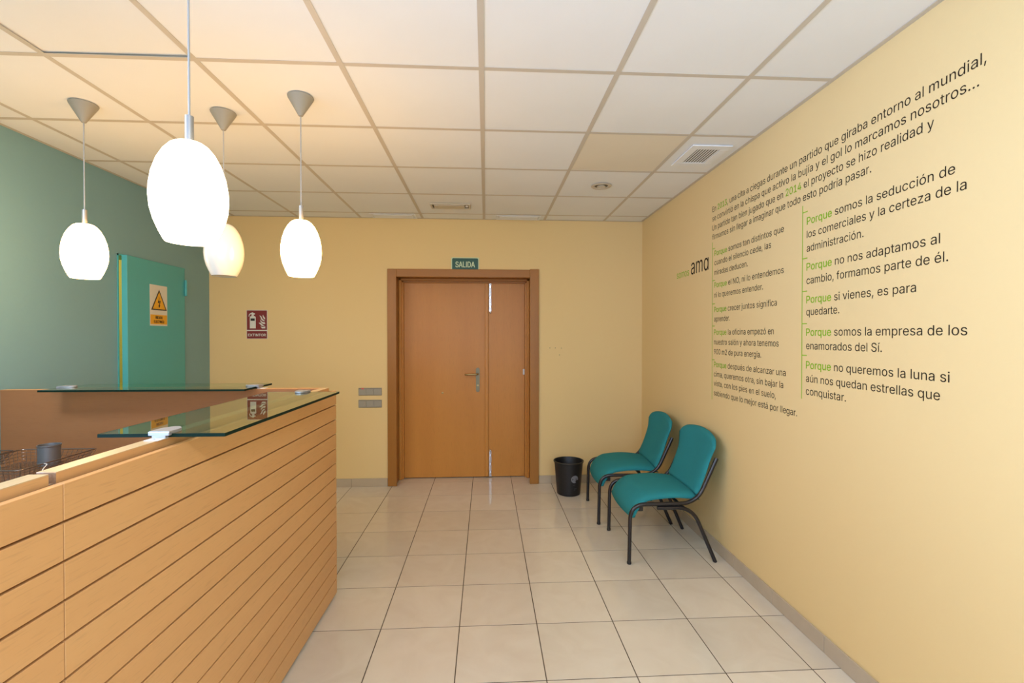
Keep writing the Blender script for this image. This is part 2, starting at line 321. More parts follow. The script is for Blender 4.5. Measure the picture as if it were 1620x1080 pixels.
# lettering: outlines of a plain grotesque alphabet
#   (character code, advance, [x, y, x, y ...] of the corners, [triangle corner numbers])
GLYPHS = [
    (32, 188, [], []),
    (44, 188, [38,-119,68,71,137,71,84,-119], [1,0,3,3,2,1]),
    (46, 188, [95,-4,83,-3,73,1,63,9,55,18,51,29,50,41,51,53,55,64,63,73,73,81,83,85,95,87,107,85,118,81,128,73,135,64,140,53,141,41,140,29,135,18,128,9,118,1,107,-3], [4,3,5,6,5,3,1,0,2,10,9,11,2,0,3,6,3,0,0,9,6,7,6,9,8,7,9,22,21,23,19,18,20,16,15,18,18,17,16,20,18,21,18,15,13,14,13,15,23,21,0,21,18,0,18,13,0,9,0,13,11,9,13,13,12,11]),
    (48, 453, [227,-7,191,-3,158,7,130,24,105,48,85,77,69,113,57,155,50,202,48,254,50,306,57,353,69,395,85,431,106,461,130,484,159,502,191,512,227,516,262,512,295,502,323,484,348,461,368,431,384,395,396,353,403,306,405,254,403,202,396,155,384,113,368,77,348,48,323,24,295,7,263,-3,227,50,250,52,271,60,290,74,306,92,320,116,330,144,338,176,342,213,344,254,342,295,338,332,330,365,320,393,306,416,290,435,271,449,250,457,227,460,203,457,182,449,163,435,147,416,134,393,123,365,115,332,111,295,109,254,111,213,115,176,123,144,134,116,147,92,163,74,182,60,203,52], [7,6,66,66,65,7,8,7,65,65,64,8,9,8,64,64,63,9,63,62,9,10,9,62,62,61,10,11,10,61,61,60,11,12,11,60,0,36,71,0,71,1,1,71,2,71,70,2,3,2,70,69,3,70,57,56,15,16,15,56,56,55,16,55,17,16,3,69,4,69,68,4,5,4,68,68,67,5,6,5,67,66,6,67,12,60,59,13,12,59,59,58,13,14,13,58,58,57,14,57,15,14,54,53,19,18,54,19,37,35,34,38,37,34,34,33,38,39,38,33,51,21,52,21,20,52,53,52,20,19,53,20,30,29,42,43,42,29,29,28,43,44,43,28,28,27,44,45,44,27,46,45,27,27,26,46,47,46,26,26,25,47,48,47,25,25,24,48,39,33,32,40,39,32,32,31,40,41,40,31,31,30,41,30,42,41,48,24,49,24,23,49,50,49,23,23,22,50,51,50,22,21,51,22,35,37,0,36,0,37,17,55,54,54,18,17]),
    (49, 453, [76,0,76,55,391,55,391,0,276,509,276,0,212,0,212,448,209,448,86,358,86,427,198,509,276,55,212,55], [11,10,8,8,10,9,3,2,5,13,12,7,1,0,6,11,8,7,7,4,11,12,13,6,4,7,12,5,2,12,6,5,12,1,6,13]),
    (50, 453, [64,0,64,47,234,229,252,248,268,266,282,282,294,298,303,312,311,327,316,341,319,356,320,371,319,389,315,405,308,419,298,431,287,441,273,449,258,455,241,458,224,460,205,458,188,454,172,447,159,438,148,427,139,413,132,398,128,381,127,362,66,362,68,391,75,418,86,442,102,464,121,482,143,496,168,507,196,513,225,516,254,513,281,507,306,497,328,482,346,465,361,445,372,423,379,398,381,372,380,354,377,336,371,318,363,299,351,280,336,259,317,235,294,209,267,180,153,60,153,57,389,57,389,0], [1,0,59,29,28,30,31,30,28,28,27,31,32,31,27,33,32,27,27,26,33,34,33,26,26,25,34,25,35,34,38,22,21,21,20,38,37,23,22,22,38,37,18,40,19,39,19,40,57,2,58,19,39,20,38,20,39,1,59,58,58,2,1,35,25,24,36,35,24,24,23,36,23,37,36,17,16,42,41,17,42,49,48,11,12,11,48,48,47,12,47,46,12,5,55,54,6,5,54,54,53,6,7,6,53,53,52,7,8,7,52,52,51,8,9,8,51,51,50,9,10,9,50,50,49,10,49,11,10,12,46,13,46,45,13,14,13,45,45,44,14,15,14,44,44,43,15,16,15,43,42,16,43,59,0,61,61,60,59,2,57,56,3,2,56,4,3,56,56,55,4,55,5,4,17,41,18,40,18,41]),
    (51, 453, [218,-7,188,-5,159,1,133,10,108,22,88,38,70,57,57,79,48,104,44,132,109,132,112,115,118,100,126,87,137,76,150,66,165,59,182,54,200,51,219,50,239,51,258,55,275,61,291,69,304,80,315,93,323,108,328,125,329,145,328,163,323,180,316,196,306,211,292,223,275,234,254,241,229,246,201,248,157,248,157,299,288,448,288,452,70,452,70,509,372,509,372,461,211,278,211,289,247,290,279,286,308,276,333,262,354,244,371,222,383,198,391,173,393,145,390,116,383,90,370,66,354,45,333,27,309,12,281,2,251,-5,221,289], [3,15,4,15,14,4,5,4,14,14,13,5,6,5,13,13,12,6,7,6,12,12,11,7,8,7,11,11,10,8,9,8,10,17,16,2,17,2,1,1,18,17,64,20,0,19,0,20,35,48,36,18,1,0,0,19,18,46,37,36,36,48,46,39,46,47,2,16,3,15,3,16,37,46,38,46,39,38,22,21,63,22,63,62,23,22,62,33,50,34,49,34,50,58,57,27,28,27,57,57,56,28,29,28,56,56,55,29,55,54,29,30,29,54,54,53,30,23,62,61,24,23,61,61,60,24,25,24,60,60,59,25,26,25,59,59,58,26,58,27,26,30,53,31,53,52,31,32,31,52,52,51,32,33,32,51,50,33,51,45,40,47,41,40,45,45,44,41,63,21,64,20,64,21,34,49,35,48,35,49,39,47,40,43,42,41,41,44,43,46,48,65,47,46,65,45,47,65]),
    (52, 453, [40,105,40,158,247,509,311,509,109,166,109,163,413,163,413,105,282,0,282,121,282,146,282,318,343,318,343,0,282,105,282,163,343,163,343,105], [1,0,5,1,5,4,4,2,1,5,0,9,5,9,10,16,15,10,2,4,3,15,16,11,8,13,14,9,0,14,5,10,15,12,11,16,7,6,16,17,7,16,14,17,9,17,16,10,10,9,17,17,14,13]),
    (57, 453, [226,516,256,513,285,506,310,494,333,478,352,458,368,434,380,408,387,378,389,347,387,322,382,296,373,270,359,240,340,207,315,168,200,0,130,0,301,248,307,248,302,238,295,229,287,221,278,214,268,207,257,202,245,198,232,195,218,195,188,197,161,203,137,214,116,229,98,247,83,269,72,294,66,321,64,352,66,382,73,411,85,436,101,459,120,479,143,494,168,506,196,513,226,460,207,459,190,454,174,446,160,435,148,423,138,407,131,390,127,372,125,352,127,331,131,313,138,295,148,280,160,268,174,257,190,250,207,245,226,243,245,245,263,249,279,257,293,267,305,280,314,295,322,312,326,330,327,350,326,371,322,390,314,407,305,422,293,435,279,446,263,454,245,459,277,213], [34,33,58,58,57,34,35,34,57,36,35,57,57,56,36,37,36,56,56,55,37,38,37,55,55,54,38,54,53,38,39,38,53,53,52,39,40,39,52,41,40,52,43,50,49,49,44,43,64,28,27,46,0,47,28,64,63,45,48,47,47,0,45,28,63,29,63,62,29,30,29,62,61,30,62,44,49,48,48,45,44,15,23,16,30,61,31,61,60,31,32,31,60,60,59,32,33,32,59,58,33,59,41,52,51,42,41,51,51,50,42,50,43,42,65,26,25,65,25,24,24,66,65,1,81,80,18,21,20,18,68,67,79,2,80,1,80,2,14,13,19,71,70,12,12,11,71,72,71,11,11,10,72,10,9,72,73,72,9,9,8,73,74,73,8,8,7,74,75,74,7,7,6,75,76,75,6,6,5,76,22,23,15,15,14,22,21,22,14,20,21,14,14,19,20,18,20,19,68,18,19,69,68,19,19,13,69,13,12,69,12,70,69,76,5,77,5,4,77,78,77,4,4,3,78,79,78,3,2,79,3,64,27,26,26,65,64,0,46,81,81,1,0,67,66,18,82,18,24,66,24,18,21,18,22,18,82,23,17,16,23,23,22,18,17,23,82]),
    (65, 480, [16,0,201,509,276,509,463,0,395,0,287,302,280,323,272,346,264,372,255,402,244,438,232,478,245,478,233,437,222,402,213,371,204,345,197,322,191,302,85,0,110,142,110,199,370,199,370,142,239,456,155,199,324,199,344,142,135,142], [0,19,20,21,18,17,0,20,21,1,16,15,1,15,14,14,13,1,13,11,1,21,17,16,16,1,21,0,21,1,8,7,2,8,2,9,10,9,2,12,10,2,4,3,23,3,22,23,6,5,22,2,7,6,6,22,2,22,3,2,28,25,20,11,13,24,11,24,12,1,11,12,12,2,1,26,27,23,10,12,24,25,28,26,18,21,25,21,20,25,22,5,26,23,22,26,4,23,27,27,26,28,20,19,28]),
    (67, 510, [267,-7,225,-3,186,7,150,25,119,49,92,79,70,115,53,157,44,203,40,254,44,305,53,352,70,393,92,429,119,459,150,484,186,501,225,512,267,516,293,514,317,511,340,504,362,496,383,485,402,471,419,456,435,438,448,418,459,397,467,373,473,348,408,348,404,365,397,380,389,395,380,407,369,418,357,428,344,437,330,444,315,449,300,453,284,455,267,456,237,453,209,445,184,432,161,414,141,391,125,364,113,332,106,295,103,254,106,213,113,177,125,145,141,117,161,94,184,76,210,63,237,56,267,53,284,54,300,56,315,60,330,65,344,72,357,81,369,90,380,102,389,114,397,128,404,144,408,160,473,160,467,135,459,112,448,91,435,71,420,53,402,38,383,24,363,13,341,5,317,-2,293,-6], [6,5,56,56,55,6,7,6,55,55,54,7,8,7,54,54,53,8,9,8,53,52,9,53,9,52,51,10,9,51,51,50,10,11,10,50,50,49,11,12,11,49,49,48,12,13,12,48,1,59,2,16,45,17,2,59,58,45,16,46,15,46,16,0,61,60,85,63,62,18,42,19,85,62,0,61,0,62,42,18,43,44,43,18,0,60,1,59,1,60,17,45,44,44,18,17,2,58,3,58,57,3,4,3,57,5,4,57,56,5,57,13,48,47,14,13,47,47,46,14,46,15,14,40,20,41,64,84,83,83,65,64,39,21,40,20,40,21,38,37,23,22,38,23,65,83,82,66,65,82,82,81,66,81,67,66,38,22,39,21,39,22,78,77,70,71,70,77,77,76,71,72,71,76,76,75,72,73,72,75,75,74,73,30,29,31,32,31,29,29,28,32,33,32,28,28,27,33,34,33,27,27,26,34,67,81,80,68,67,80,80,79,68,69,68,79,79,78,69,78,70,69,34,26,35,26,25,35,36,35,25,25,24,36,37,36,24,23,37,24,63,85,84,84,64,63,19,42,41,41,20,19]),
    (68, 502, [219,0,96,0,96,57,215,57,254,60,288,68,318,81,343,99,363,122,379,149,390,181,397,216,399,255,397,294,390,329,379,361,364,388,344,410,320,428,291,441,258,449,221,452,93,452,93,509,225,509,273,505,315,495,353,478,385,455,412,426,433,391,449,351,458,306,462,255,458,205,449,159,433,119,411,83,384,54,351,31,312,14,268,3,125,509,125,0,60,0,60,509,125,452,125,57], [45,44,22,22,23,45,0,3,43,2,43,47,43,2,1,44,1,2,22,44,2,22,2,46,22,46,42,23,22,42,41,5,4,24,20,25,26,19,18,5,41,40,40,6,5,25,20,19,19,26,25,41,4,0,3,0,4,20,24,21,42,21,24,27,17,28,34,33,11,12,11,33,13,12,33,33,32,13,37,36,8,9,8,36,36,35,9,10,9,35,35,34,10,34,11,10,13,32,14,32,31,14,15,14,31,31,30,15,16,15,30,30,29,16,17,16,29,28,17,29,6,40,39,7,6,39,39,38,7,38,37,7,37,8,7,17,27,18,26,18,27,21,42,46,2,47,46,43,3,47]),
    (69, 419, [60,0,60,509,372,509,372,452,125,452,125,286,355,286,355,229,125,229,125,57,375,57,375,0], [0,9,8,1,0,8,8,5,1,5,4,1,9,0,11,11,10,9,5,8,7,7,6,5,3,2,4,1,4,2]),
    (71, 520, [269,-7,225,-3,185,7,149,25,118,49,91,79,69,116,53,157,43,203,40,254,43,305,53,352,69,393,91,429,117,459,149,484,184,501,223,512,265,516,291,514,316,510,340,504,363,494,384,483,403,469,421,453,436,436,449,416,460,395,468,373,474,349,408,349,402,365,395,379,387,393,378,406,368,417,356,427,344,436,330,443,315,448,300,453,283,455,265,456,236,453,209,445,183,432,160,414,141,392,125,364,113,332,106,295,103,254,106,213,113,177,125,145,141,117,161,95,184,76,210,63,238,56,269,53,296,55,322,61,345,71,365,85,382,102,396,123,407,147,413,173,415,202,434,199,283,199,283,256,478,256,478,200,475,160,466,124,451,91,431,62,406,38,377,19,344,5,308,-4,415,199], [4,56,5,6,5,56,56,55,6,7,6,55,55,54,7,8,7,54,54,53,8,9,8,53,52,9,53,9,52,51,10,9,51,51,50,10,11,10,50,50,49,11,12,11,49,49,48,12,13,12,48,15,47,46,45,17,16,2,59,58,45,16,46,15,46,16,43,18,44,60,1,0,0,61,60,18,43,42,42,19,18,59,2,1,1,60,59,17,45,44,44,18,17,2,58,3,58,57,3,4,3,57,56,4,57,13,48,47,14,13,47,47,15,14,40,20,41,82,63,83,62,83,63,39,21,40,20,40,21,65,64,81,81,64,82,63,82,64,37,23,38,23,22,38,39,38,22,21,39,22,76,75,71,75,74,71,78,77,67,68,67,77,77,76,68,69,68,76,76,71,69,70,84,71,71,74,70,30,29,31,32,31,29,29,28,32,65,81,80,66,65,80,80,79,66,79,78,66,78,67,66,32,28,33,28,27,33,34,33,27,27,26,34,35,34,26,26,25,35,36,35,25,25,24,36,37,36,24,23,37,24,83,62,0,61,0,62,84,70,72,73,72,70,70,74,73,19,42,41,41,20,19,69,71,84]),
    (73, 300, [31,0,31,57,118,57,118,452,31,452,31,509,269,509,269,452,183,452,183,57,269,57,269,0], [1,0,2,3,5,4,9,11,10,7,6,8,2,0,11,11,9,2,3,2,9,9,8,3,8,6,3,5,3,6]),
    (76, 393, [60,0,60,509,125,509,125,57,361,57,361,0], [1,0,3,3,0,5,5,4,3,1,3,2]),
    (78, 523, [60,0,60,509,136,509,343,183,349,174,355,163,363,151,371,137,379,122,388,107,396,90,405,73,414,55,405,54,403,72,402,90,401,108,400,126,399,142,399,157,399,171,399,184,399,195,399,509,463,509,463,0,387,0,202,290,194,303,186,317,177,331,168,346,159,363,148,381,136,402,123,425,108,452,119,454,120,429,121,406,122,384,123,363,124,345,124,328,125,313,125,301,125,291,125,0,403,77,120,431], [36,1,39,39,38,36,43,42,1,42,41,1,41,40,1,39,1,40,37,36,49,2,34,33,0,47,46,1,0,46,46,45,1,43,1,45,45,44,43,37,35,34,34,2,37,36,37,2,1,36,2,4,3,5,9,26,10,26,9,8,14,13,11,11,13,12,11,12,15,16,15,12,12,25,16,17,16,25,22,21,25,25,24,22,23,22,24,25,12,26,12,13,26,10,26,13,13,14,10,14,11,48,17,25,18,19,18,25,20,19,25,25,21,20,8,7,26,2,33,32,28,27,3,3,2,29,30,29,2,31,30,2,32,31,2,29,28,3,11,15,48,10,14,48,5,3,27,27,26,5,6,5,26,7,6,26,36,38,49,35,37,49]),
    (79, 533, [267,-7,225,-3,186,7,150,25,119,49,92,79,70,115,53,157,44,203,40,254,44,305,53,352,70,393,92,429,119,459,150,484,186,501,225,512,267,516,309,512,348,501,384,484,415,459,442,429,464,393,480,352,490,305,493,254,490,203,480,157,464,115,442,79,415,49,384,25,348,7,309,-3,267,53,296,55,324,63,349,76,372,94,392,116,408,144,420,176,428,213,430,254,428,295,420,332,408,365,392,392,372,415,349,433,324,446,296,453,267,456,237,453,210,445,184,433,161,415,142,392,125,364,113,332,106,295,103,254,106,213,113,176,125,144,142,117,161,94,184,76,210,63,237,55], [7,6,66,66,65,7,8,7,65,65,64,8,9,8,64,64,63,9,63,62,9,10,9,62,62,61,10,11,10,61,61,60,11,12,11,60,2,69,3,69,68,3,58,57,15,0,36,71,0,71,1,70,1,71,55,17,56,16,56,17,1,70,2,69,2,70,56,16,57,15,57,16,3,68,4,5,4,68,68,67,5,6,5,67,66,6,67,12,60,59,13,12,59,59,58,13,14,13,58,58,15,14,18,54,53,34,38,35,35,38,37,52,19,53,18,53,19,40,39,33,50,21,51,20,51,21,33,39,34,38,34,39,51,20,52,19,52,20,30,29,42,43,42,29,29,28,43,44,43,28,28,27,44,45,44,27,46,45,27,27,26,46,47,46,26,26,25,47,48,47,25,25,24,48,40,33,32,41,40,32,32,31,41,31,30,41,30,42,41,48,24,49,24,23,49,23,22,49,50,49,22,21,50,22,35,37,0,36,0,37,54,18,55,17,55,18]),
    (80, 445, [60,0,60,509,235,509,272,506,305,499,332,487,356,471,375,452,390,430,400,404,407,377,409,348,407,318,400,291,390,265,375,243,356,223,332,207,305,195,272,188,235,186,109,186,109,242,233,242,257,244,279,248,297,256,312,266,324,279,333,294,339,310,343,328,344,348,343,367,339,385,333,402,324,416,312,428,297,439,279,446,257,451,232,452,125,452,125,0,125,242,125,186], [43,21,0,21,22,0,1,0,22,20,24,23,42,41,2,21,43,45,22,21,44,22,44,42,1,22,42,42,2,1,39,3,40,25,19,18,18,26,25,38,4,39,3,39,4,24,20,19,19,25,24,2,41,40,40,3,2,16,15,28,29,28,15,15,14,29,14,13,29,30,29,13,31,30,13,13,12,31,12,11,31,32,31,11,33,32,11,11,10,33,10,9,33,34,33,9,35,34,9,9,8,35,8,7,35,36,35,7,7,6,36,26,18,17,27,26,17,17,16,27,16,28,27,36,6,37,6,5,37,38,37,5,4,38,5,20,23,45,23,44,45,21,45,44]),
    (82, 449, [60,0,60,509,236,509,273,506,305,500,333,489,356,473,376,455,390,433,401,408,407,381,409,352,407,323,401,296,390,271,376,250,356,232,333,217,305,206,273,200,236,198,96,198,96,255,234,255,258,256,280,260,298,267,313,276,325,287,334,300,340,316,344,333,345,352,344,371,340,389,334,405,325,419,313,430,298,440,279,446,258,451,233,452,125,452,125,0,353,0,230,229,303,229,428,0,125,255,125,198,246,199,314,209], [21,0,43,0,21,22,1,0,22,22,42,1,23,45,24,21,43,49,22,21,48,42,22,48,41,2,42,1,42,2,3,40,39,18,46,19,26,25,46,46,27,26,38,4,39,3,39,4,50,19,45,19,46,45,46,25,24,2,41,40,40,3,2,16,15,28,29,28,15,15,14,29,14,13,29,30,29,13,13,12,30,31,30,12,12,11,31,32,31,11,33,32,11,11,10,33,34,33,10,10,9,34,9,8,34,35,34,8,8,7,35,36,35,7,7,6,36,19,50,44,18,19,44,18,44,51,46,18,51,27,46,17,17,16,27,16,28,27,36,6,37,6,5,37,38,37,5,4,38,5,20,45,49,45,23,48,48,49,45,21,49,48,45,20,50,24,45,46,17,46,51,44,47,51]),
    (83, 447, [224,-9,188,-7,156,-1,128,9,102,23,81,40,64,60,51,83,42,109,38,137,104,137,108,118,114,102,123,88,136,76,150,66,166,59,185,53,204,50,224,49,246,50,267,54,286,60,303,69,317,79,329,92,338,106,344,122,346,139,344,154,340,168,332,179,322,189,310,197,296,205,280,211,263,217,245,222,184,239,145,253,112,269,86,289,67,313,56,341,52,372,54,400,62,425,75,448,92,468,113,484,138,498,165,508,195,514,227,516,259,514,289,508,316,498,340,484,360,468,377,449,390,427,398,403,401,378,337,378,332,402,320,421,302,437,280,449,254,456,225,459,204,457,185,454,167,448,152,440,139,430,129,418,121,405,117,391,115,376,117,359,122,345,131,334,142,324,155,315,169,308,184,302,198,297,212,293,264,279,279,275,295,270,312,264,328,256,344,248,359,238,372,226,384,213,395,198,402,180,407,161,408,139,406,112,399,87,386,64,370,43,349,25,323,11,294,0,261,-7], [6,5,13,13,12,6,7,6,12,12,11,7,8,7,11,11,10,8,9,8,10,42,41,80,43,42,80,80,79,43,44,43,79,79,78,44,45,44,78,78,77,45,46,45,77,77,76,46,47,46,76,76,75,47,48,47,75,73,72,50,72,51,50,0,19,18,0,18,1,17,1,18,87,86,38,85,38,86,52,71,70,70,69,52,1,17,2,16,2,17,38,85,39,85,84,39,83,39,84,51,72,71,71,52,51,2,16,3,16,15,3,4,3,15,15,14,4,5,4,14,13,5,14,39,83,40,83,82,40,41,40,82,82,81,41,80,41,81,48,75,74,49,48,74,74,73,49,73,50,49,88,36,89,20,108,21,36,88,37,34,33,92,92,91,34,21,108,107,22,21,107,107,106,22,106,23,22,34,91,35,91,90,35,36,35,90,89,36,90,66,56,67,56,55,67,68,67,55,54,68,55,104,103,25,26,25,103,103,102,26,27,26,102,102,101,27,28,27,101,101,100,28,100,99,28,29,28,99,99,98,29,30,29,98,98,97,30,97,96,30,31,30,96,96,95,31,62,61,63,64,63,61,61,60,64,60,59,64,23,106,105,24,23,105,105,104,24,104,25,24,31,95,32,95,94,32,94,93,32,33,32,93,92,33,93,64,59,65,59,58,65,66,65,58,58,57,66,56,66,57,108,20,0,19,0,20,87,38,37,37,88,87,68,54,69,54,53,69,52,69,53]),
    (84, 449, [32,452,32,509,417,509,417,452,257,452,257,0,193,0,193,452], [1,0,7,3,2,4,7,6,5,5,4,7,4,2,7,1,7,2]),
    (85, 517, [259,-8,220,-6,186,2,154,15,126,33,103,55,85,80,71,108,63,140,60,173,60,509,124,509,124,178,126,155,132,133,141,113,153,95,169,80,187,68,208,59,232,53,259,52,285,53,309,59,331,68,349,80,364,95,377,113,385,133,391,155,393,178,393,509,457,509,457,173,454,140,446,108,433,80,414,55,391,33,363,15,332,2,297,-6], [9,8,13,13,12,9,10,9,12,12,11,10,18,2,19,20,1,0,19,2,1,1,20,19,2,18,3,17,3,18,3,17,4,17,16,4,5,4,16,16,15,5,6,5,15,7,6,15,15,14,7,8,7,14,13,8,14,41,23,22,23,41,40,24,23,40,40,39,24,39,25,24,35,34,28,29,28,34,34,33,29,30,29,33,33,32,30,31,30,32,25,39,38,26,25,38,38,37,26,27,26,37,37,36,27,36,35,27,35,28,27,41,22,0,22,21,0,20,0,21]),
    (88, 474, [18,0,217,284,217,236,29,509,104,509,178,400,188,386,196,373,204,361,211,350,217,340,223,329,230,318,236,305,243,292,232,292,239,305,246,317,252,329,258,339,265,350,272,361,280,373,288,386,298,400,374,509,446,509,259,239,259,287,456,0,382,0,292,129,283,142,275,154,268,165,262,175,256,185,250,195,244,206,237,218,230,231,244,231,238,219,231,207,225,196,219,186,213,176,206,166,199,155,191,143,182,129,91,0,200,260,238,302,276,263,237,218], [0,51,50,5,4,3,2,46,45,11,10,1,43,39,40,15,13,12,2,45,44,44,43,2,43,40,2,1,2,40,15,12,1,11,1,12,46,2,47,48,47,2,49,48,2,50,49,2,2,1,52,5,3,1,6,5,1,7,6,1,8,7,1,9,8,1,1,10,9,38,41,42,35,27,36,37,36,27,28,19,18,37,27,38,41,38,27,27,28,14,16,14,28,17,16,28,28,18,17,30,29,31,26,25,24,27,35,34,34,33,27,33,32,27,32,31,27,27,31,54,28,27,54,24,23,28,23,22,28,22,21,28,21,20,28,19,28,20,39,43,55,39,55,42,40,39,42,42,41,40,1,40,41,41,27,1,27,14,1,15,1,14,15,14,53,14,16,53,1,3,52,0,50,52,50,2,52,13,15,53,26,24,54,24,28,54,31,29,54,38,42,55]),
    (97, 389, [160,-9,137,-7,115,-3,94,5,76,15,60,29,48,45,38,63,32,84,30,108,32,128,36,146,43,161,53,174,64,184,78,193,92,200,108,206,125,211,143,214,161,217,178,220,200,223,218,225,234,227,247,229,257,231,265,235,271,240,274,246,276,255,276,257,275,272,272,285,267,297,260,307,251,315,240,322,227,327,212,330,196,331,178,330,163,327,149,322,137,316,127,309,118,301,110,292,104,283,100,274,41,291,51,313,64,331,79,346,95,358,114,368,133,375,153,380,173,383,194,384,208,384,223,382,239,379,255,375,271,369,286,360,300,350,312,336,322,320,330,301,335,278,337,251,337,0,277,0,277,52,272,52,267,43,260,34,252,25,242,16,229,8,215,1,199,-4,181,-7,170,45,192,47,211,51,228,59,242,68,254,80,263,93,270,108,274,122,276,138,276,190,272,187,267,184,259,182,251,180,241,178,231,176,221,174,210,173,200,171,191,170,182,169,175,168,161,166,147,163,134,159,122,153,112,147,103,139,97,130,93,118,92,105,93,93,96,82,102,72,109,64,119,57,130,52,142,48,156,46], [5,4,119,119,118,5,6,5,118,118,117,6,7,6,117,117,116,7,8,7,116,116,115,8,9,8,115,115,114,9,10,9,114,11,10,114,114,113,11,12,11,113,13,12,113,113,112,13,14,13,112,15,14,112,51,50,49,49,48,51,48,47,51,52,51,47,1,122,2,122,121,2,21,106,105,105,104,21,83,84,0,123,0,84,20,107,106,106,21,20,57,42,41,41,58,57,0,123,1,122,1,123,18,109,108,19,18,108,108,107,19,107,20,19,55,44,43,56,55,43,43,42,56,42,57,56,2,121,3,121,120,3,4,3,120,119,4,120,15,112,111,16,15,111,111,110,16,17,16,110,110,109,17,109,18,17,52,47,46,53,52,46,46,45,53,54,53,45,45,44,54,44,55,54,59,40,60,101,23,102,38,61,39,85,82,81,81,86,85,22,103,102,102,23,22,60,40,39,39,61,60,24,100,99,87,79,78,24,99,98,98,25,24,86,81,80,80,79,86,79,87,86,23,101,100,100,24,23,37,63,38,63,62,38,61,38,62,97,96,95,74,73,72,72,71,93,94,93,71,30,29,71,31,30,71,71,70,31,32,31,70,70,69,32,91,90,74,92,91,74,74,72,92,72,93,92,28,27,94,94,71,28,71,29,28,32,69,33,69,68,33,34,33,68,68,67,34,35,34,67,67,66,35,66,65,35,87,78,77,88,87,77,77,76,88,76,75,88,89,88,75,75,74,89,74,90,89,25,98,97,26,25,97,97,95,26,95,94,26,94,27,26,35,65,36,65,64,36,37,36,64,63,37,64,82,85,83,84,83,85,103,22,104,21,104,22,40,59,41,58,41,59]),
    (98, 424, [229,-8,208,-7,189,-3,172,4,159,12,147,21,138,31,130,41,123,50,118,59,112,59,112,0,53,0,53,509,114,509,114,319,118,319,123,327,130,336,137,346,147,355,158,364,171,373,188,379,207,383,229,384,259,382,287,374,313,361,335,342,354,320,370,293,381,261,388,227,390,189,388,151,381,116,370,84,355,57,336,34,313,16,288,3,260,-6,220,47,242,49,262,55,279,66,294,80,306,97,316,117,323,139,327,163,328,189,327,215,323,239,316,261,307,281,295,298,280,311,262,322,243,328,220,330,198,328,178,322,161,312,147,299,134,282,125,263,118,241,114,216,113,189,114,162,118,138,125,115,135,95,147,78,162,65,179,55,198,49], [11,10,12,71,70,12,70,69,12,13,12,69,69,15,13,73,72,10,12,10,72,71,12,72,15,69,68,68,67,15,2,78,3,78,77,3,22,63,62,62,23,22,3,77,4,5,4,77,77,76,5,6,5,76,20,19,64,64,63,20,21,20,63,63,22,21,6,76,7,76,75,7,8,7,75,9,8,75,75,74,9,10,9,74,73,10,74,15,67,66,16,15,66,66,65,16,17,16,65,65,64,17,18,17,64,64,19,18,13,15,14,0,43,1,60,26,25,42,44,0,43,0,44,60,25,61,24,61,25,58,27,59,46,45,41,41,45,42,44,42,45,26,60,59,59,27,26,37,36,49,50,49,36,36,35,50,51,50,35,35,34,51,52,51,34,53,52,34,34,33,53,54,53,33,33,32,54,55,54,32,32,31,55,46,41,40,40,39,46,47,46,39,39,38,47,48,47,38,38,37,48,37,49,48,55,31,56,31,30,56,57,56,30,30,29,57,58,57,29,29,28,58,27,58,28,78,2,1,1,43,78,61,24,62,23,62,24]),
    (99, 396, [207,-8,174,-5,144,3,117,16,93,35,72,58,56,85,44,116,37,150,34,187,37,225,44,260,56,291,72,318,93,341,117,360,144,374,174,382,207,384,226,384,243,381,260,377,276,371,291,364,305,356,318,346,330,335,340,322,349,308,356,293,362,277,303,262,300,272,295,281,290,289,284,297,278,304,270,311,261,316,252,321,242,325,231,328,220,329,207,330,184,328,163,321,145,310,130,296,118,278,108,258,102,236,98,212,96,187,98,163,102,139,108,117,118,97,130,80,145,66,163,55,184,49,207,46,220,47,232,49,243,52,253,55,262,60,271,66,279,73,285,80,292,89,297,98,301,107,304,117,363,102,357,86,350,70,341,56,331,43,319,32,306,21,292,12,277,5,261,-1,244,-5,226,-7], [6,5,56,56,55,6,7,6,55,55,54,7,8,7,54,54,53,8,9,8,53,53,52,9,52,51,9,10,9,51,51,50,10,11,10,50,50,49,11,12,11,49,41,19,42,18,42,19,61,0,85,85,62,61,42,18,43,44,43,18,0,61,1,61,60,1,2,1,60,59,2,60,16,45,44,17,16,44,44,18,17,2,59,3,59,58,3,4,3,58,58,57,4,5,4,57,56,5,57,12,49,48,13,12,48,48,47,13,14,13,47,47,46,14,15,14,46,46,45,15,45,16,15,84,64,63,64,84,83,83,65,64,39,21,40,20,40,21,65,83,82,82,66,65,37,23,38,23,22,38,39,38,22,21,39,22,78,77,70,77,76,70,71,70,76,76,75,71,72,71,75,73,72,75,75,74,73,30,29,31,32,31,29,29,28,32,33,32,28,28,27,33,66,82,81,67,66,81,81,80,67,68,67,80,80,79,68,69,68,79,79,78,69,78,70,69,33,27,34,27,26,34,35,34,26,26,25,35,36,35,25,25,24,36,37,36,24,23,37,24,84,63,85,62,85,63,40,20,41,19,41,20]),
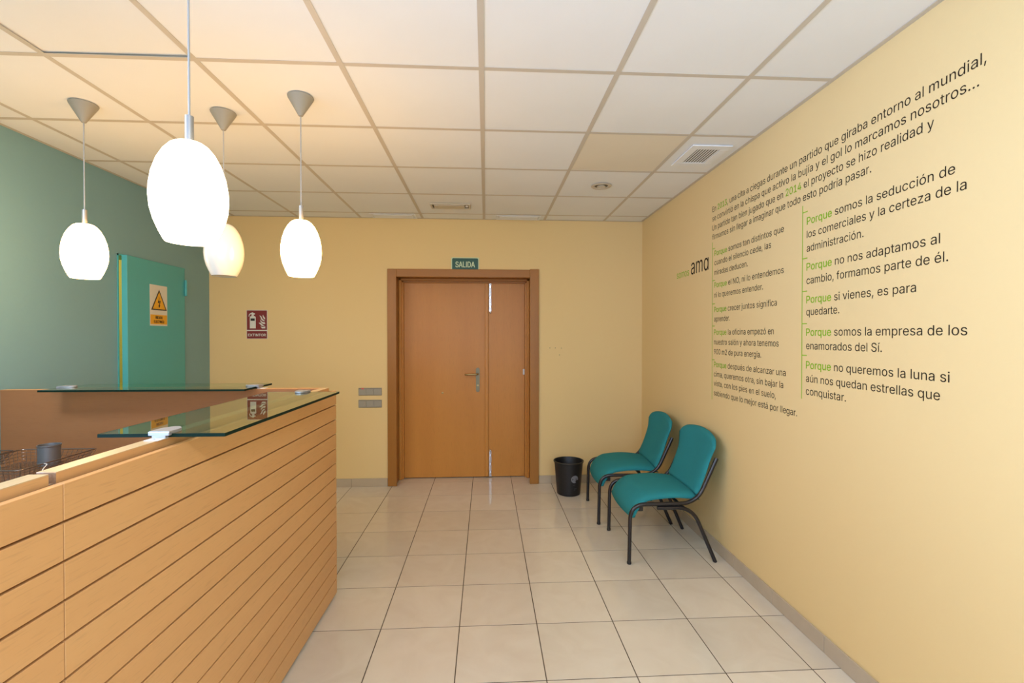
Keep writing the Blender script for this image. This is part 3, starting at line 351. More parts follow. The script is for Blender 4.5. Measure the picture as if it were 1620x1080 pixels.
    (100, 424, [195,-8,165,-6,137,3,111,16,89,34,70,57,55,84,43,116,36,151,34,189,36,227,43,261,55,293,70,320,89,342,112,361,137,374,165,382,196,384,218,383,237,379,253,373,267,364,278,355,287,346,295,336,301,327,306,319,311,319,311,509,372,509,372,0,313,0,313,59,307,59,301,50,295,41,287,31,277,21,266,12,252,4,236,-3,217,-7,205,47,226,49,246,55,263,65,278,78,290,95,299,115,306,138,310,162,312,189,310,216,306,241,300,263,290,282,278,299,263,312,246,322,227,328,205,330,182,328,162,322,145,311,130,298,118,281,108,261,102,239,98,215,96,189,98,163,102,139,109,117,118,97,130,80,145,66,162,55,182,49], [7,6,73,73,72,7,8,7,72,72,71,8,9,8,71,71,70,9,70,69,9,10,9,69,69,68,10,11,10,68,68,67,11,12,11,67,77,76,2,62,17,63,42,43,0,78,1,0,0,43,78,61,18,62,17,62,18,77,2,1,1,78,77,15,64,63,16,15,63,63,17,16,2,76,3,4,3,76,76,75,4,5,4,75,75,74,5,6,5,74,73,6,74,12,67,66,13,12,66,66,65,13,14,13,65,65,64,14,64,15,14,60,20,19,44,41,40,40,45,44,59,21,60,20,60,21,24,23,58,45,40,39,39,38,45,46,45,38,38,37,46,58,23,59,23,22,59,21,59,22,31,33,32,31,52,51,52,31,53,31,30,53,28,53,30,50,49,33,33,31,50,31,51,50,53,28,54,55,54,28,56,55,28,27,56,28,28,30,29,46,37,36,36,35,46,47,46,35,35,34,47,48,47,34,34,33,48,33,49,48,56,27,57,27,26,57,58,57,26,26,25,58,24,58,25,41,44,42,43,42,44,60,19,61,18,61,19]),
    (101, 404, [212,-8,177,-5,145,3,117,16,92,35,72,58,56,85,44,116,37,150,34,187,36,224,44,258,55,290,71,317,91,340,115,359,142,373,172,382,205,384,226,383,246,380,266,374,285,366,303,355,319,341,334,324,347,305,357,282,365,256,370,227,371,194,371,169,75,169,75,221,338,221,310,202,308,226,304,248,298,269,288,286,277,301,263,314,246,323,227,328,205,330,183,328,164,323,146,313,131,301,119,286,109,270,102,251,97,231,96,211,96,178,98,151,102,127,110,106,121,88,135,73,151,61,169,53,190,48,212,46,227,47,241,49,254,53,265,58,276,65,285,73,294,82,300,93,306,105,365,91,358,72,348,55,335,39,320,26,302,14,283,4,261,-3,237,-7,308,221,96,221,97,169], [8,7,32,9,8,32,35,34,82,52,51,33,7,6,56,56,55,7,32,7,55,54,53,32,53,33,32,9,32,33,10,9,33,11,10,33,33,51,11,12,11,51,51,50,12,13,12,50,48,47,15,47,16,15,0,63,62,45,44,18,0,62,1,61,1,62,17,46,45,45,18,17,1,61,2,61,60,2,3,2,60,59,3,60,16,47,46,46,17,16,3,59,4,59,58,4,5,4,58,58,57,5,6,5,57,56,6,57,13,50,49,14,13,49,49,48,14,48,15,14,81,65,64,65,81,80,80,66,65,42,20,43,19,43,20,66,80,79,79,67,66,42,41,22,22,21,42,20,42,21,30,29,34,29,28,34,75,74,71,72,71,74,74,73,72,31,35,54,31,30,35,30,34,35,37,36,34,34,28,37,28,27,37,67,79,78,68,67,78,78,77,68,69,68,77,77,76,69,70,69,76,76,75,70,75,71,70,37,27,38,27,26,38,39,38,26,26,25,39,40,39,25,25,24,40,24,23,40,41,40,23,22,41,23,81,64,0,63,0,64,53,54,35,43,19,44,18,44,19,32,55,84,54,32,84,34,36,82,52,33,83,33,53,83,53,35,82,53,82,83,31,54,84]),
    (102, 254, [228,379,228,327,6,327,6,379,81,0,81,432,82,452,87,470,96,486,107,499,120,510,135,519,152,525,169,529,187,530,201,530,212,529,222,527,231,525,238,523,243,521,227,468,224,470,220,471,215,472,209,473,202,474,195,474,178,472,164,468,154,460,147,449,143,435,142,419,142,0,81,327,81,379,142,379,142,327], [35,38,36,30,29,10,11,10,29,29,12,11,38,35,34,33,32,5,6,5,32,32,31,6,7,6,31,8,7,31,31,30,8,9,8,30,30,10,9,27,14,28,13,28,14,25,16,26,15,26,16,26,15,27,14,27,15,22,21,20,20,19,22,23,22,19,19,18,23,23,18,24,18,17,24,25,24,17,16,25,17,12,29,28,28,13,12,36,37,33,4,34,35,3,2,35,36,3,35,33,5,36,1,0,37,38,1,37,37,36,38]),
    (103, 425, [207,-151,180,-149,156,-146,134,-140,114,-132,97,-122,82,-110,70,-97,59,-84,51,-69,101,-41,107,-49,114,-57,122,-66,131,-74,142,-82,154,-88,169,-93,187,-96,207,-97,236,-95,261,-87,282,-75,298,-58,308,-34,311,-6,311,68,306,68,301,60,294,51,287,41,277,32,266,23,252,16,236,10,217,6,195,5,165,7,138,14,113,27,90,43,71,65,55,90,43,120,36,154,34,191,36,229,43,263,55,293,71,320,90,342,112,361,138,374,166,382,196,384,218,383,237,379,253,373,267,365,279,356,288,346,296,336,302,327,308,319,313,319,313,379,372,379,372,-9,370,-40,363,-67,350,-90,334,-109,314,-124,291,-136,265,-144,237,-149,205,59,227,61,246,66,264,75,278,87,290,103,300,121,307,142,311,166,312,193,311,219,307,242,300,264,291,283,279,299,264,312,247,322,227,328,205,330,182,328,163,322,145,312,130,298,118,282,109,262,102,241,98,218,96,193,98,167,102,144,109,123,118,104,131,88,145,76,163,66,183,61], [8,7,11,9,8,11,11,10,9,43,42,106,106,105,43,44,43,105,105,104,44,45,44,104,104,103,45,103,102,45,46,45,102,102,101,46,47,46,101,101,100,47,48,47,100,16,15,3,1,17,2,36,76,111,94,54,95,17,1,18,36,111,37,110,37,111,53,96,95,95,54,53,16,3,2,2,17,16,37,110,38,109,38,110,52,97,96,96,53,52,3,15,4,5,4,15,15,14,5,6,5,14,14,13,6,7,6,13,13,12,7,11,7,12,38,109,39,109,108,39,40,39,108,41,40,108,108,107,41,42,41,107,106,42,107,48,100,99,49,48,99,99,98,49,50,49,98,98,97,50,51,50,97,97,52,51,19,0,75,20,19,75,77,35,34,34,33,77,33,78,77,92,57,93,57,56,93,55,93,56,79,31,30,60,59,91,20,75,74,74,21,20,78,33,32,32,31,78,31,79,78,91,59,92,59,58,92,57,92,58,68,67,25,26,25,67,85,84,67,67,66,85,86,85,66,65,64,66,71,70,23,70,69,23,24,23,69,69,68,24,68,25,24,83,82,26,26,67,83,67,84,83,86,66,87,66,64,87,88,87,64,89,88,64,63,89,64,21,74,73,22,21,73,73,72,22,72,71,22,71,23,22,79,30,29,29,28,79,80,79,28,28,27,80,81,80,27,27,26,81,26,82,81,89,63,90,63,62,90,91,90,62,62,61,91,60,91,61,18,1,0,0,19,18,76,36,35,35,77,76,93,55,94,54,94,55]),
    (104, 410, [114,227,114,0,53,0,53,509,114,509,114,287,102,287,116,319,132,344,152,362,175,374,200,382,227,384,252,383,275,377,295,369,313,356,328,340,341,321,350,298,355,271,357,240,357,0,296,0,296,235,293,263,286,286,273,304,256,318,235,326,210,329,192,328,176,324,161,317,147,308,136,297,126,283,119,266,115,248,114,314], [3,2,6,2,1,0,6,2,0,0,38,6,10,32,31,9,33,32,32,10,9,8,34,33,33,9,8,6,38,37,5,6,37,37,36,5,36,35,5,7,5,35,35,34,7,34,8,7,3,6,4,12,29,13,29,12,30,11,30,12,28,14,29,13,29,14,24,23,22,22,21,24,24,21,25,21,20,25,20,19,25,26,25,19,19,18,26,18,17,26,27,26,17,17,16,27,28,27,16,16,15,28,14,28,15,30,11,31,10,31,11,5,7,39,6,5,39,4,6,39]),
    (105, 167, [53,0,53,379,114,379,114,0,84,443,73,444,63,448,54,455,47,463,43,472,41,483,43,494,47,504,54,512,63,518,73,522,84,524,95,522,105,518,114,512,121,504,125,494,126,483,125,472,121,463,114,455,105,448,95,444], [10,9,11,4,15,14,5,4,6,7,6,4,4,14,7,9,8,7,11,9,7,7,14,11,14,13,11,12,11,13,23,22,24,25,24,22,22,21,19,21,20,19,25,22,18,22,19,18,1,0,3,3,2,1,27,26,4,26,25,4,25,18,4,18,17,4,15,4,17,17,16,15]),
    (106, 167, [53,379,114,379,114,-30,112,-52,108,-72,102,-90,92,-106,80,-119,65,-129,47,-137,27,-141,4,-143,-10,-143,-10,-87,2,-87,18,-85,31,-80,40,-72,47,-61,51,-46,53,-29,83,443,72,444,62,448,53,455,47,463,42,472,41,483,42,494,47,504,53,512,62,518,72,522,83,524,95,522,105,518,114,512,120,504,125,494,126,483,125,472,120,463,114,455,105,448,95,444], [11,14,12,13,12,14,14,11,10,15,14,10,29,25,31,31,30,29,15,10,9,16,15,9,27,26,25,25,29,27,28,27,29,44,43,21,32,21,34,34,33,32,40,39,41,37,41,39,39,38,37,41,37,35,37,36,35,21,43,42,42,41,21,41,35,21,34,21,35,16,9,8,8,7,16,17,16,7,7,6,17,18,17,6,6,5,18,5,4,18,19,18,4,4,3,19,20,19,3,3,2,20,2,1,20,0,20,1,22,21,23,24,23,21,25,24,21,31,25,21,21,32,31]),
    (108, 189, [139,-2,112,0,91,8,74,20,62,37,55,59,53,84,53,509,114,509,114,99,114,83,117,71,120,62,126,57,135,53,146,52,152,52,157,52,160,53,164,53,167,54,170,54,181,3,175,1,169,0,162,-1,154,-2,147,-2], [14,13,1,2,1,13,13,12,2,3,2,12,4,3,12,12,11,4,5,4,11,11,10,5,6,5,10,10,9,6,7,6,9,9,8,7,15,0,27,16,26,17,26,16,27,15,27,16,24,23,19,23,22,19,22,21,19,20,19,21,17,26,25,25,24,17,24,19,17,18,17,19,14,1,0,0,15,14]),
    (109, 610, [53,0,53,379,112,379,112,295,108,295,114,314,122,331,132,346,144,358,158,368,172,376,187,382,203,385,219,386,245,383,268,375,287,361,303,342,314,320,321,295,312,295,318,312,326,329,337,343,350,356,364,366,381,375,398,381,417,385,437,386,458,385,478,380,497,372,514,361,529,346,541,328,550,307,555,283,557,255,557,0,496,0,496,254,493,279,485,298,473,313,456,323,438,329,419,330,402,329,387,326,374,320,363,312,353,302,345,290,340,277,336,263,335,247,335,0,274,0,274,260,272,280,265,297,253,311,238,322,220,328,199,330,185,329,171,326,158,320,145,312,135,302,126,289,119,274,115,257,114,238,114,0,112,308,317,309], [75,74,0,1,0,74,4,1,74,74,73,4,68,67,8,67,9,8,6,70,69,7,6,69,69,68,7,68,8,7,4,73,72,3,4,72,72,71,3,71,70,3,5,3,70,70,6,5,1,4,2,65,11,66,10,66,11,64,63,14,13,12,64,64,14,13,64,12,65,11,65,12,59,20,60,61,60,20,20,18,61,18,17,61,62,61,17,17,16,62,62,16,63,16,15,63,14,63,15,9,67,66,66,10,9,55,54,19,54,53,19,50,25,24,26,49,48,48,27,26,25,50,49,49,26,25,19,53,52,21,19,52,22,21,52,52,51,22,23,22,51,51,50,23,50,24,23,29,47,46,31,30,45,46,45,30,29,46,30,41,40,39,39,38,41,38,37,41,41,37,42,37,36,42,43,42,36,36,35,43,35,34,43,44,43,34,34,33,44,33,32,44,45,44,32,31,45,32,27,48,47,28,27,47,47,29,28,57,56,58,59,58,56,56,55,59,20,59,55,55,19,20,20,19,77,3,5,76,4,3,76,2,4,76,19,21,77,18,20,77]),
    (110, 410, [114,227,114,0,53,0,53,379,112,379,112,287,102,287,116,319,132,344,152,362,175,374,200,382,227,384,252,383,275,377,295,369,313,356,328,340,341,321,350,298,355,271,357,240,357,0,296,0,296,235,293,263,286,286,273,304,256,318,235,326,210,329,192,328,176,324,161,317,147,308,136,297,126,283,119,266,115,248,112,310], [1,0,2,3,2,0,6,3,0,0,38,6,3,6,4,10,32,31,9,33,32,32,10,9,8,34,33,33,9,8,6,38,37,5,6,37,37,36,5,36,35,5,7,5,35,35,34,7,34,8,7,12,29,13,29,12,30,11,30,12,28,14,29,13,29,14,24,23,22,22,21,24,24,21,25,21,20,25,20,19,25,26,25,19,19,18,26,18,17,26,27,26,17,17,16,27,28,27,16,16,15,28,14,28,15,30,11,31,10,31,11,5,7,39,6,5,39,4,6,39]),
    (111, 415, [207,-8,174,-5,144,3,117,16,93,35,72,58,56,85,44,116,37,150,34,187,37,225,44,260,56,291,72,318,93,341,117,360,144,374,174,382,207,384,241,382,271,374,299,360,323,341,343,318,359,291,371,260,379,225,381,187,379,150,371,116,359,85,343,58,323,35,299,16,271,3,241,-5,207,46,231,49,252,55,270,66,285,80,298,97,307,117,314,139,318,163,319,187,318,212,314,236,307,258,298,278,285,296,270,310,252,321,231,328,207,330,184,328,163,321,145,310,130,296,118,278,108,258,102,236,98,212,96,187,98,163,102,139,108,117,118,97,130,80,145,66,163,55,184,49], [7,6,66,66,65,7,8,7,65,65,64,8,9,8,64,64,63,9,63,62,9,10,9,62,62,61,10,11,10,61,61,60,11,12,11,60,0,36,1,36,71,1,1,71,2,71,70,2,3,2,70,69,3,70,57,56,15,16,15,56,56,55,16,55,17,16,3,69,4,69,68,4,5,4,68,68,67,5,6,5,67,66,6,67,12,60,59,13,12,59,59,58,13,14,13,58,58,57,14,57,15,14,18,54,53,18,53,19,37,35,34,38,37,34,34,33,38,39,38,33,51,21,52,21,20,52,53,52,20,19,53,20,30,29,42,43,42,29,29,28,43,44,43,28,28,27,44,45,44,27,46,45,27,27,26,46,47,46,26,26,25,47,48,47,25,25,24,48,39,33,32,40,39,32,32,31,40,41,40,31,31,30,41,30,42,41,48,24,49,24,23,49,50,49,23,23,22,50,51,50,22,21,51,22,36,0,35,35,37,36,54,18,55,17,55,18]),
    (112, 424, [53,-143,53,379,112,379,112,319,118,319,123,327,130,336,137,346,147,355,158,364,171,373,188,379,207,383,229,384,259,382,287,374,313,361,335,342,354,320,370,293,381,261,388,227,390,189,388,151,381,116,370,84,355,57,336,34,313,16,288,3,260,-6,229,-8,208,-7,189,-3,173,4,159,12,147,21,138,31,130,41,124,50,118,59,114,59,114,-143,220,47,242,49,262,55,279,66,294,80,306,97,316,117,323,139,327,163,328,189,327,215,323,239,316,261,307,281,295,298,280,311,262,322,243,328,220,330,198,328,178,322,161,312,147,299,134,282,125,263,118,241,114,216,113,189,114,162,118,138,125,115,135,95,147,78,162,65,179,55,198,49], [3,2,1,41,71,0,1,0,71,71,70,1,70,69,1,0,42,41,73,72,41,71,41,72,1,69,68,3,1,68,68,67,3,33,78,34,78,77,34,10,63,62,62,11,10,34,77,35,36,35,77,77,76,36,37,36,76,8,7,64,64,63,8,9,8,63,63,10,9,37,76,38,39,38,76,76,75,39,40,39,75,75,74,40,41,40,74,73,41,74,3,67,66,4,3,66,66,65,4,5,4,65,65,64,5,6,5,64,64,7,6,31,43,32,60,14,13,30,44,31,43,31,44,60,13,61,12,61,13,58,15,59,46,45,29,29,45,30,44,30,45,14,60,59,59,15,14,25,24,49,50,49,24,24,23,50,51,50,23,23,22,51,52,51,22,53,52,22,22,21,53,54,53,21,21,20,54,55,54,20,20,19,55,46,29,28,28,27,46,47,46,27,27,26,47,48,47,26,26,25,48,25,49,48,55,19,56,19,18,56,57,56,18,18,17,57,58,57,17,17,16,58,15,58,16,78,33,32,32,43,78,61,12,62,11,62,12]),
    (113, 424, [372,-143,311,-143,311,59,306,59,301,50,295,41,287,31,277,21,266,12,252,4,236,-3,217,-7,195,-8,165,-6,137,3,111,16,89,34,70,57,55,84,43,116,36,151,34,189,36,227,43,261,55,293,70,320,89,342,112,361,137,374,165,382,196,384,218,383,237,379,253,373,267,364,278,355,287,346,295,336,301,327,307,319,313,319,313,379,372,379,205,47,226,49,246,55,263,65,278,78,290,95,299,115,306,138,310,162,312,189,310,216,306,241,300,263,290,282,278,299,263,312,246,322,227,328,205,330,182,328,162,322,145,311,130,298,118,281,108,261,102,239,98,215,96,189,98,163,102,139,109,117,118,97,130,80,145,66,162,55,182,49], [19,18,73,73,72,19,20,19,72,72,71,20,21,20,71,71,70,21,70,69,21,22,21,69,69,68,22,23,22,68,68,67,23,24,23,67,77,76,14,62,29,63,11,43,12,78,13,12,12,43,78,61,30,62,29,62,30,77,14,13,13,78,77,27,64,63,28,27,63,63,29,28,14,76,15,16,15,76,76,75,16,17,16,75,75,74,17,18,17,74,73,18,74,24,67,66,25,24,66,66,65,25,26,25,65,65,64,26,64,27,26,60,32,31,44,10,9,9,45,44,59,33,60,32,60,33,36,35,58,45,9,8,8,7,45,46,45,7,7,6,46,58,35,59,35,34,59,33,59,34,42,41,40,51,2,0,0,42,51,42,52,51,52,42,53,50,49,2,2,51,50,53,42,54,42,40,54,55,54,40,56,55,40,40,39,56,1,0,2,46,6,5,5,4,46,47,46,4,4,3,47,48,47,3,3,2,48,2,49,48,56,39,57,39,38,57,58,57,38,38,37,58,36,58,37,10,44,11,43,11,44,60,31,61,30,61,31]),
    (114, 259, [53,0,53,379,112,379,112,321,115,321,124,339,137,354,152,367,171,377,191,383,213,385,218,385,223,385,229,384,235,384,240,384,243,384,243,322,241,323,236,324,230,324,223,325,215,326,207,326,190,324,174,321,159,315,146,306,135,296,126,284,119,269,115,254,114,237,114,0], [3,2,1,33,32,0,1,0,32,32,31,1,3,1,31,27,26,5,26,6,5,3,31,30,30,29,3,4,3,29,29,28,4,28,27,4,27,5,4,23,9,24,10,22,11,22,10,23,9,23,10,20,14,13,18,17,16,18,16,19,15,19,16,14,20,19,19,15,14,20,13,21,22,21,13,13,12,22,11,22,12,6,26,25,7,6,25,8,7,25,25,24,8,24,9,8]),
    (115, 365, [182,-8,157,-7,133,-3,112,3,93,12,76,24,62,38,50,54,41,73,36,94,94,107,101,87,111,72,124,60,141,52,160,47,181,45,206,47,227,53,244,62,258,74,265,88,268,103,266,115,262,126,254,136,243,144,229,150,212,155,149,170,118,180,92,192,72,208,58,227,50,249,47,274,49,295,55,314,65,332,79,347,95,360,115,370,137,378,161,383,187,384,212,383,234,379,254,372,271,363,286,352,299,339,309,324,318,308,324,290,268,277,262,291,254,304,243,316,228,325,210,331,187,333,166,331,147,326,131,317,119,305,111,292,109,277,110,264,115,253,124,243,136,235,152,229,172,223,229,209,261,200,287,187,306,171,320,153,328,131,331,107,329,85,323,65,312,47,298,31,281,18,260,6,236,-2,210,-7], [5,12,6,12,11,6,7,6,11,8,7,11,11,10,8,9,8,10,34,33,67,35,34,67,67,66,35,36,35,66,66,65,36,37,36,65,38,37,65,0,16,1,16,15,1,71,29,72,1,15,2,15,14,2,3,2,14,13,3,14,29,71,30,70,30,71,41,63,62,42,41,62,62,61,42,61,43,42,3,13,4,5,4,13,12,5,13,30,70,31,70,69,31,32,31,69,69,68,32,33,32,68,67,33,68,38,65,64,39,38,64,64,63,39,40,39,63,63,41,40,27,73,28,60,59,45,44,60,45,17,87,86,18,17,86,86,85,18,85,19,18,26,74,27,73,27,74,57,47,58,47,46,58,59,58,46,45,59,46,82,81,21,81,80,21,22,21,80,80,79,22,23,22,79,79,78,23,78,77,23,24,23,77,77,76,24,53,52,54,55,54,52,52,51,55,19,85,84,20,19,84,84,83,20,83,82,20,82,21,20,24,76,25,76,75,25,26,25,75,74,26,75,55,51,56,51,50,56,50,49,56,57,56,49,49,48,57,47,57,48,16,0,87,87,17,16,72,29,28,28,73,72,43,61,60,60,44,43]),
    (116, 227, [204,379,204,327,6,327,6,379,65,471,126,471,126,98,127,83,130,70,136,61,144,55,156,51,170,50,175,50,180,50,185,51,191,52,197,53,202,54,213,2,207,0,200,-2,192,-3,184,-3,176,-4,168,-4,138,-1,113,7,92,21,77,41,68,64,65,93,126,379,126,327,65,327,65,379], [11,10,26,26,10,27,10,9,27,28,27,9,29,28,9,9,8,29,30,29,8,8,7,30,31,30,7,7,6,31,33,34,6,12,25,24,24,13,12,14,23,15,13,24,23,23,14,13,20,19,17,18,17,19,15,23,22,16,15,22,22,21,16,21,20,16,20,17,16,11,26,25,25,12,11,32,35,33,5,4,32,1,0,32,33,1,32,31,6,34,3,2,34,35,3,34,34,33,35,35,32,4]),
    (117, 410, [182,-5,158,-3,135,2,115,11,97,23,82,39,69,59,60,82,54,109,53,139,53,379,114,379,114,144,116,117,124,94,137,75,154,61,175,53,200,50,218,51,234,55,249,62,263,71,274,83,283,97,290,113,295,132,296,153,296,379,357,379,357,0,298,0,298,92,307,92,294,60,277,35,257,17,234,5,209,-3,298,70], [10,9,12,12,11,10,17,0,18,0,17,1,16,1,17,1,16,2,3,2,16,15,3,16,3,15,4,5,4,15,15,14,5,6,5,14,7,6,14,14,13,7,8,7,13,9,8,13,12,9,13,19,38,37,37,20,19,20,37,36,21,20,36,36,35,21,35,22,21,30,33,31,32,33,25,26,25,33,27,26,33,33,30,27,30,29,27,28,27,29,22,35,34,23,22,34,34,32,23,24,23,32,32,25,24,18,0,38,38,19,18,32,34,39,33,32,39,31,33,39]),
    (118, 389, [163,0,17,379,84,379,165,155,173,132,180,110,187,87,193,64,199,42,206,21,184,21,191,42,197,64,203,87,209,110,216,132,224,155,305,379,371,379,226,0,195,57], [3,0,4,0,3,1,2,1,3,6,11,7,10,11,0,11,6,0,6,5,0,4,0,5,12,8,13,16,15,19,19,18,16,18,17,16,8,9,19,13,8,19,14,13,19,19,15,14,10,0,19,19,9,10,11,10,9,9,8,11,11,8,20,8,12,20,7,11,20]),
    (121, 389, [47,-139,61,-86,71,-87,83,-89,94,-90,104,-89,113,-86,122,-81,130,-74,138,-64,145,-51,151,-36,163,-1,17,379,84,379,165,155,173,132,180,109,187,87,193,64,199,42,206,21,184,21,190,42,196,64,202,87,209,110,216,132,224,155,305,379,371,379,204,-58,196,-77,187,-93,177,-107,165,-119,153,-128,139,-136,125,-141,109,-144,91,-145,82,-145,73,-144,65,-143,57,-142,52,-140,194,58], [45,1,0,41,3,42,43,42,3,2,43,3,45,44,43,43,2,45,1,45,2,4,40,39,5,4,39,5,39,38,6,5,38,38,37,6,7,6,37,40,4,41,3,41,4,22,23,12,23,18,12,18,17,12,16,12,17,46,20,24,20,25,24,26,21,27,29,28,30,30,28,21,27,21,28,30,21,31,25,20,21,21,26,25,31,21,12,22,12,21,21,20,22,23,22,20,20,46,23,18,23,19,7,37,36,36,35,7,8,7,35,35,34,8,9,8,34,34,33,9,10,9,33,33,32,10,32,31,10,11,10,31,31,12,11,16,15,12,14,13,15,15,13,12,19,23,46]),
    (122, 380, [42,0,42,46,254,320,254,323,48,323,48,379,333,379,333,331,126,60,126,56,339,56,339,0], [1,0,9,9,8,1,1,8,2,3,2,7,7,2,8,3,7,6,9,0,11,11,10,9,5,4,3,3,6,5]),
    (225, 389, [160,-9,137,-7,115,-3,94,5,76,15,60,29,48,45,38,63,32,84,30,108,32,128,36,146,43,161,53,174,64,184,78,193,92,200,108,206,125,211,143,214,161,217,178,220,200,223,218,225,234,227,247,229,257,231,265,235,271,240,274,246,276,255,276,257,275,272,272,285,267,297,260,307,251,315,240,322,227,327,212,330,196,331,178,330,163,327,149,322,137,316,127,309,118,301,110,292,104,283,100,274,41,291,51,313,64,331,79,346,95,358,114,368,133,375,153,380,173,383,194,384,208,384,223,382,239,379,255,375,271,369,286,360,300,350,312,336,322,320,330,301,335,278,337,251,337,0,277,0,277,52,272,52,267,43,260,34,252,25,242,16,229,8,215,1,199,-4,181,-7,170,45,192,47,211,51,228,59,242,68,254,80,263,93,270,108,274,122,276,138,276,190,272,187,267,184,259,182,251,180,241,178,231,176,221,174,210,173,200,171,191,170,182,169,175,168,161,166,147,163,134,159,122,153,112,147,103,139,97,130,93,118,92,105,93,93,96,82,102,72,109,64,119,57,130,52,142,48,156,46,162,429,210,529,278,529,212,429], [5,4,119,119,118,5,6,5,118,118,117,6,7,6,117,117,116,7,8,7,116,116,115,8,9,8,115,115,114,9,10,9,114,11,10,114,114,113,11,12,11,113,13,12,113,113,112,13,14,13,112,15,14,112,112,111,15,111,16,15,51,50,49,49,48,51,48,47,51,52,51,47,1,122,2,121,2,122,109,108,18,108,19,18,44,43,55,43,56,55,123,0,84,21,106,105,105,104,21,84,0,83,83,85,84,20,107,106,106,21,20,57,42,41,41,58,57,0,123,1,122,1,123,19,108,107,107,20,19,56,43,42,42,57,56,2,121,3,121,120,3,4,3,120,119,4,120,16,111,110,17,16,110,110,109,17,109,18,17,52,47,46,53,52,46,46,45,53,54,53,45,45,44,54,44,55,54,102,22,103,59,40,60,38,61,39,101,23,102,22,102,23,60,40,39,39,61,60,24,100,99,87,79,78,24,99,98,98,25,24,86,81,80,80,79,86,79,87,86,23,101,100,100,24,23,37,63,38,63,62,38,61,38,62,97,96,95,74,73,72,72,71,93,94,93,71,31,30,71,71,70,31,32,31,70,70,69,32,91,90,74,92,91,74,74,72,92,72,93,92,28,27,94,94,71,28,29,28,71,71,30,29,32,69,33,69,68,33,34,33,68,68,67,34,35,34,67,67,66,35,66,65,35,87,78,77,88,87,77,77,76,88,76,75,88,89,88,75,75,74,89,74,90,89,25,98,97,26,25,97,97,95,26,95,94,26,94,27,26,35,65,36,65,64,36,37,36,64,63,37,64,125,127,126,85,83,82,82,81,85,81,86,85,103,22,104,21,104,22,40,59,41,58,41,59,127,125,124]),
    (233, 404, [212,-8,177,-5,145,3,117,16,92,35,72,58,56,85,44,116,37,150,34,187,36,224,44,258,55,290,71,317,91,340,115,359,142,373,172,382,205,384,226,383,246,380,266,374,285,366,303,355,319,341,334,324,347,305,357,282,365,256,370,227,371,194,371,169,75,169,75,221,338,221,310,202,308,226,304,248,298,269,288,286,277,301,263,314,246,323,227,328,205,330,183,328,164,323,146,313,131,301,119,286,109,270,102,251,97,231,96,211,96,178,98,151,102,127,110,106,121,88,135,73,151,61,169,53,190,48,212,46,227,47,241,49,254,53,265,58,276,65,285,73,294,82,300,93,306,105,365,91,358,72,348,55,335,39,320,26,302,14,283,4,261,-3,237,-7,177,429,225,529,293,529,227,429,308,221,96,221,97,169], [8,7,32,9,8,32,35,34,86,52,51,33,6,5,57,57,56,6,7,6,56,56,55,7,32,7,55,54,53,32,53,33,32,9,32,33,10,9,33,11,10,33,33,51,11,12,11,51,51,50,12,13,12,50,47,46,16,2,60,3,60,59,3,15,48,47,47,16,15,0,63,62,0,62,1,61,1,62,44,18,45,17,45,18,1,61,2,60,2,61,45,17,46,16,46,17,3,59,4,59,58,4,5,4,58,57,5,58,13,50,49,14,13,49,49,48,14,48,15,14,80,66,65,80,65,81,64,81,65,42,20,43,19,43,20,66,80,79,79,67,66,41,22,42,22,21,42,20,42,21,30,29,34,29,28,34,75,74,71,72,71,74,74,73,72,31,35,54,31,30,35,30,34,35,37,36,34,34,28,37,28,27,37,38,37,27,27,26,38,67,79,78,68,67,78,78,77,68,69,68,77,77,76,69,70,69,76,76,75,70,75,71,70,38,26,39,26,25,39,40,39,25,25,24,40,24,23,40,41,40,23,22,41,23,81,64,0,63,0,64,53,54,35,43,19,44,18,44,19,83,82,85,85,84,83,32,55,88,54,32,88,34,36,86,52,33,87,33,53,87,53,35,86,53,86,87,31,54,88]),
    (237, 167, [53,0,53,379,114,379,114,0,57,429,104,529,173,529,107,429], [1,0,3,3,2,1,5,4,7,7,6,5]),
    (243, 415, [207,-8,174,-5,144,3,117,16,93,35,72,58,56,85,44,116,37,150,34,187,37,225,44,260,56,291,72,318,93,341,117,360,144,374,174,382,207,384,241,382,271,374,299,360,323,341,343,318,359,291,371,260,379,225,381,187,379,150,371,116,359,85,343,58,323,35,299,16,271,3,241,-5,207,46,231,49,252,55,270,66,285,80,298,97,307,117,314,139,318,163,319,187,318,212,314,236,307,258,298,278,285,296,270,310,252,321,231,328,207,330,184,328,163,321,145,310,130,296,118,278,108,258,102,236,98,212,96,187,98,163,102,139,108,117,118,97,130,80,145,66,163,55,184,49,181,429,228,529,297,529,231,429], [7,6,66,66,65,7,8,7,65,65,64,8,9,8,64,64,63,9,63,62,9,10,9,62,62,61,10,11,10,61,61,60,11,12,11,60,0,36,1,36,71,1,1,71,2,71,70,2,15,57,56,16,15,56,56,55,16,55,17,16,2,70,3,70,69,3,4,3,69,69,68,4,5,4,68,68,67,5,6,5,67,66,6,67,12,60,59,13,12,59,59,58,13,14,13,58,58,57,14,57,15,14,18,53,19,37,35,34,38,37,34,34,33,38,33,39,38,53,52,20,19,53,20,73,75,74,30,29,42,43,42,29,29,28,43,44,43,28,28,27,44,45,44,27,46,45,27,27,26,46,47,46,26,26,25,47,48,47,25,25,24,48,39,33,32,40,39,32,32,31,40,41,40,31,31,30,41,30,42,41,48,24,49,24,23,49,50,49,23,23,22,50,51,50,22,22,21,51,52,51,21,20,52,21,36,0,35,35,37,36,53,18,54,55,54,18,17,55,18,75,73,72]),
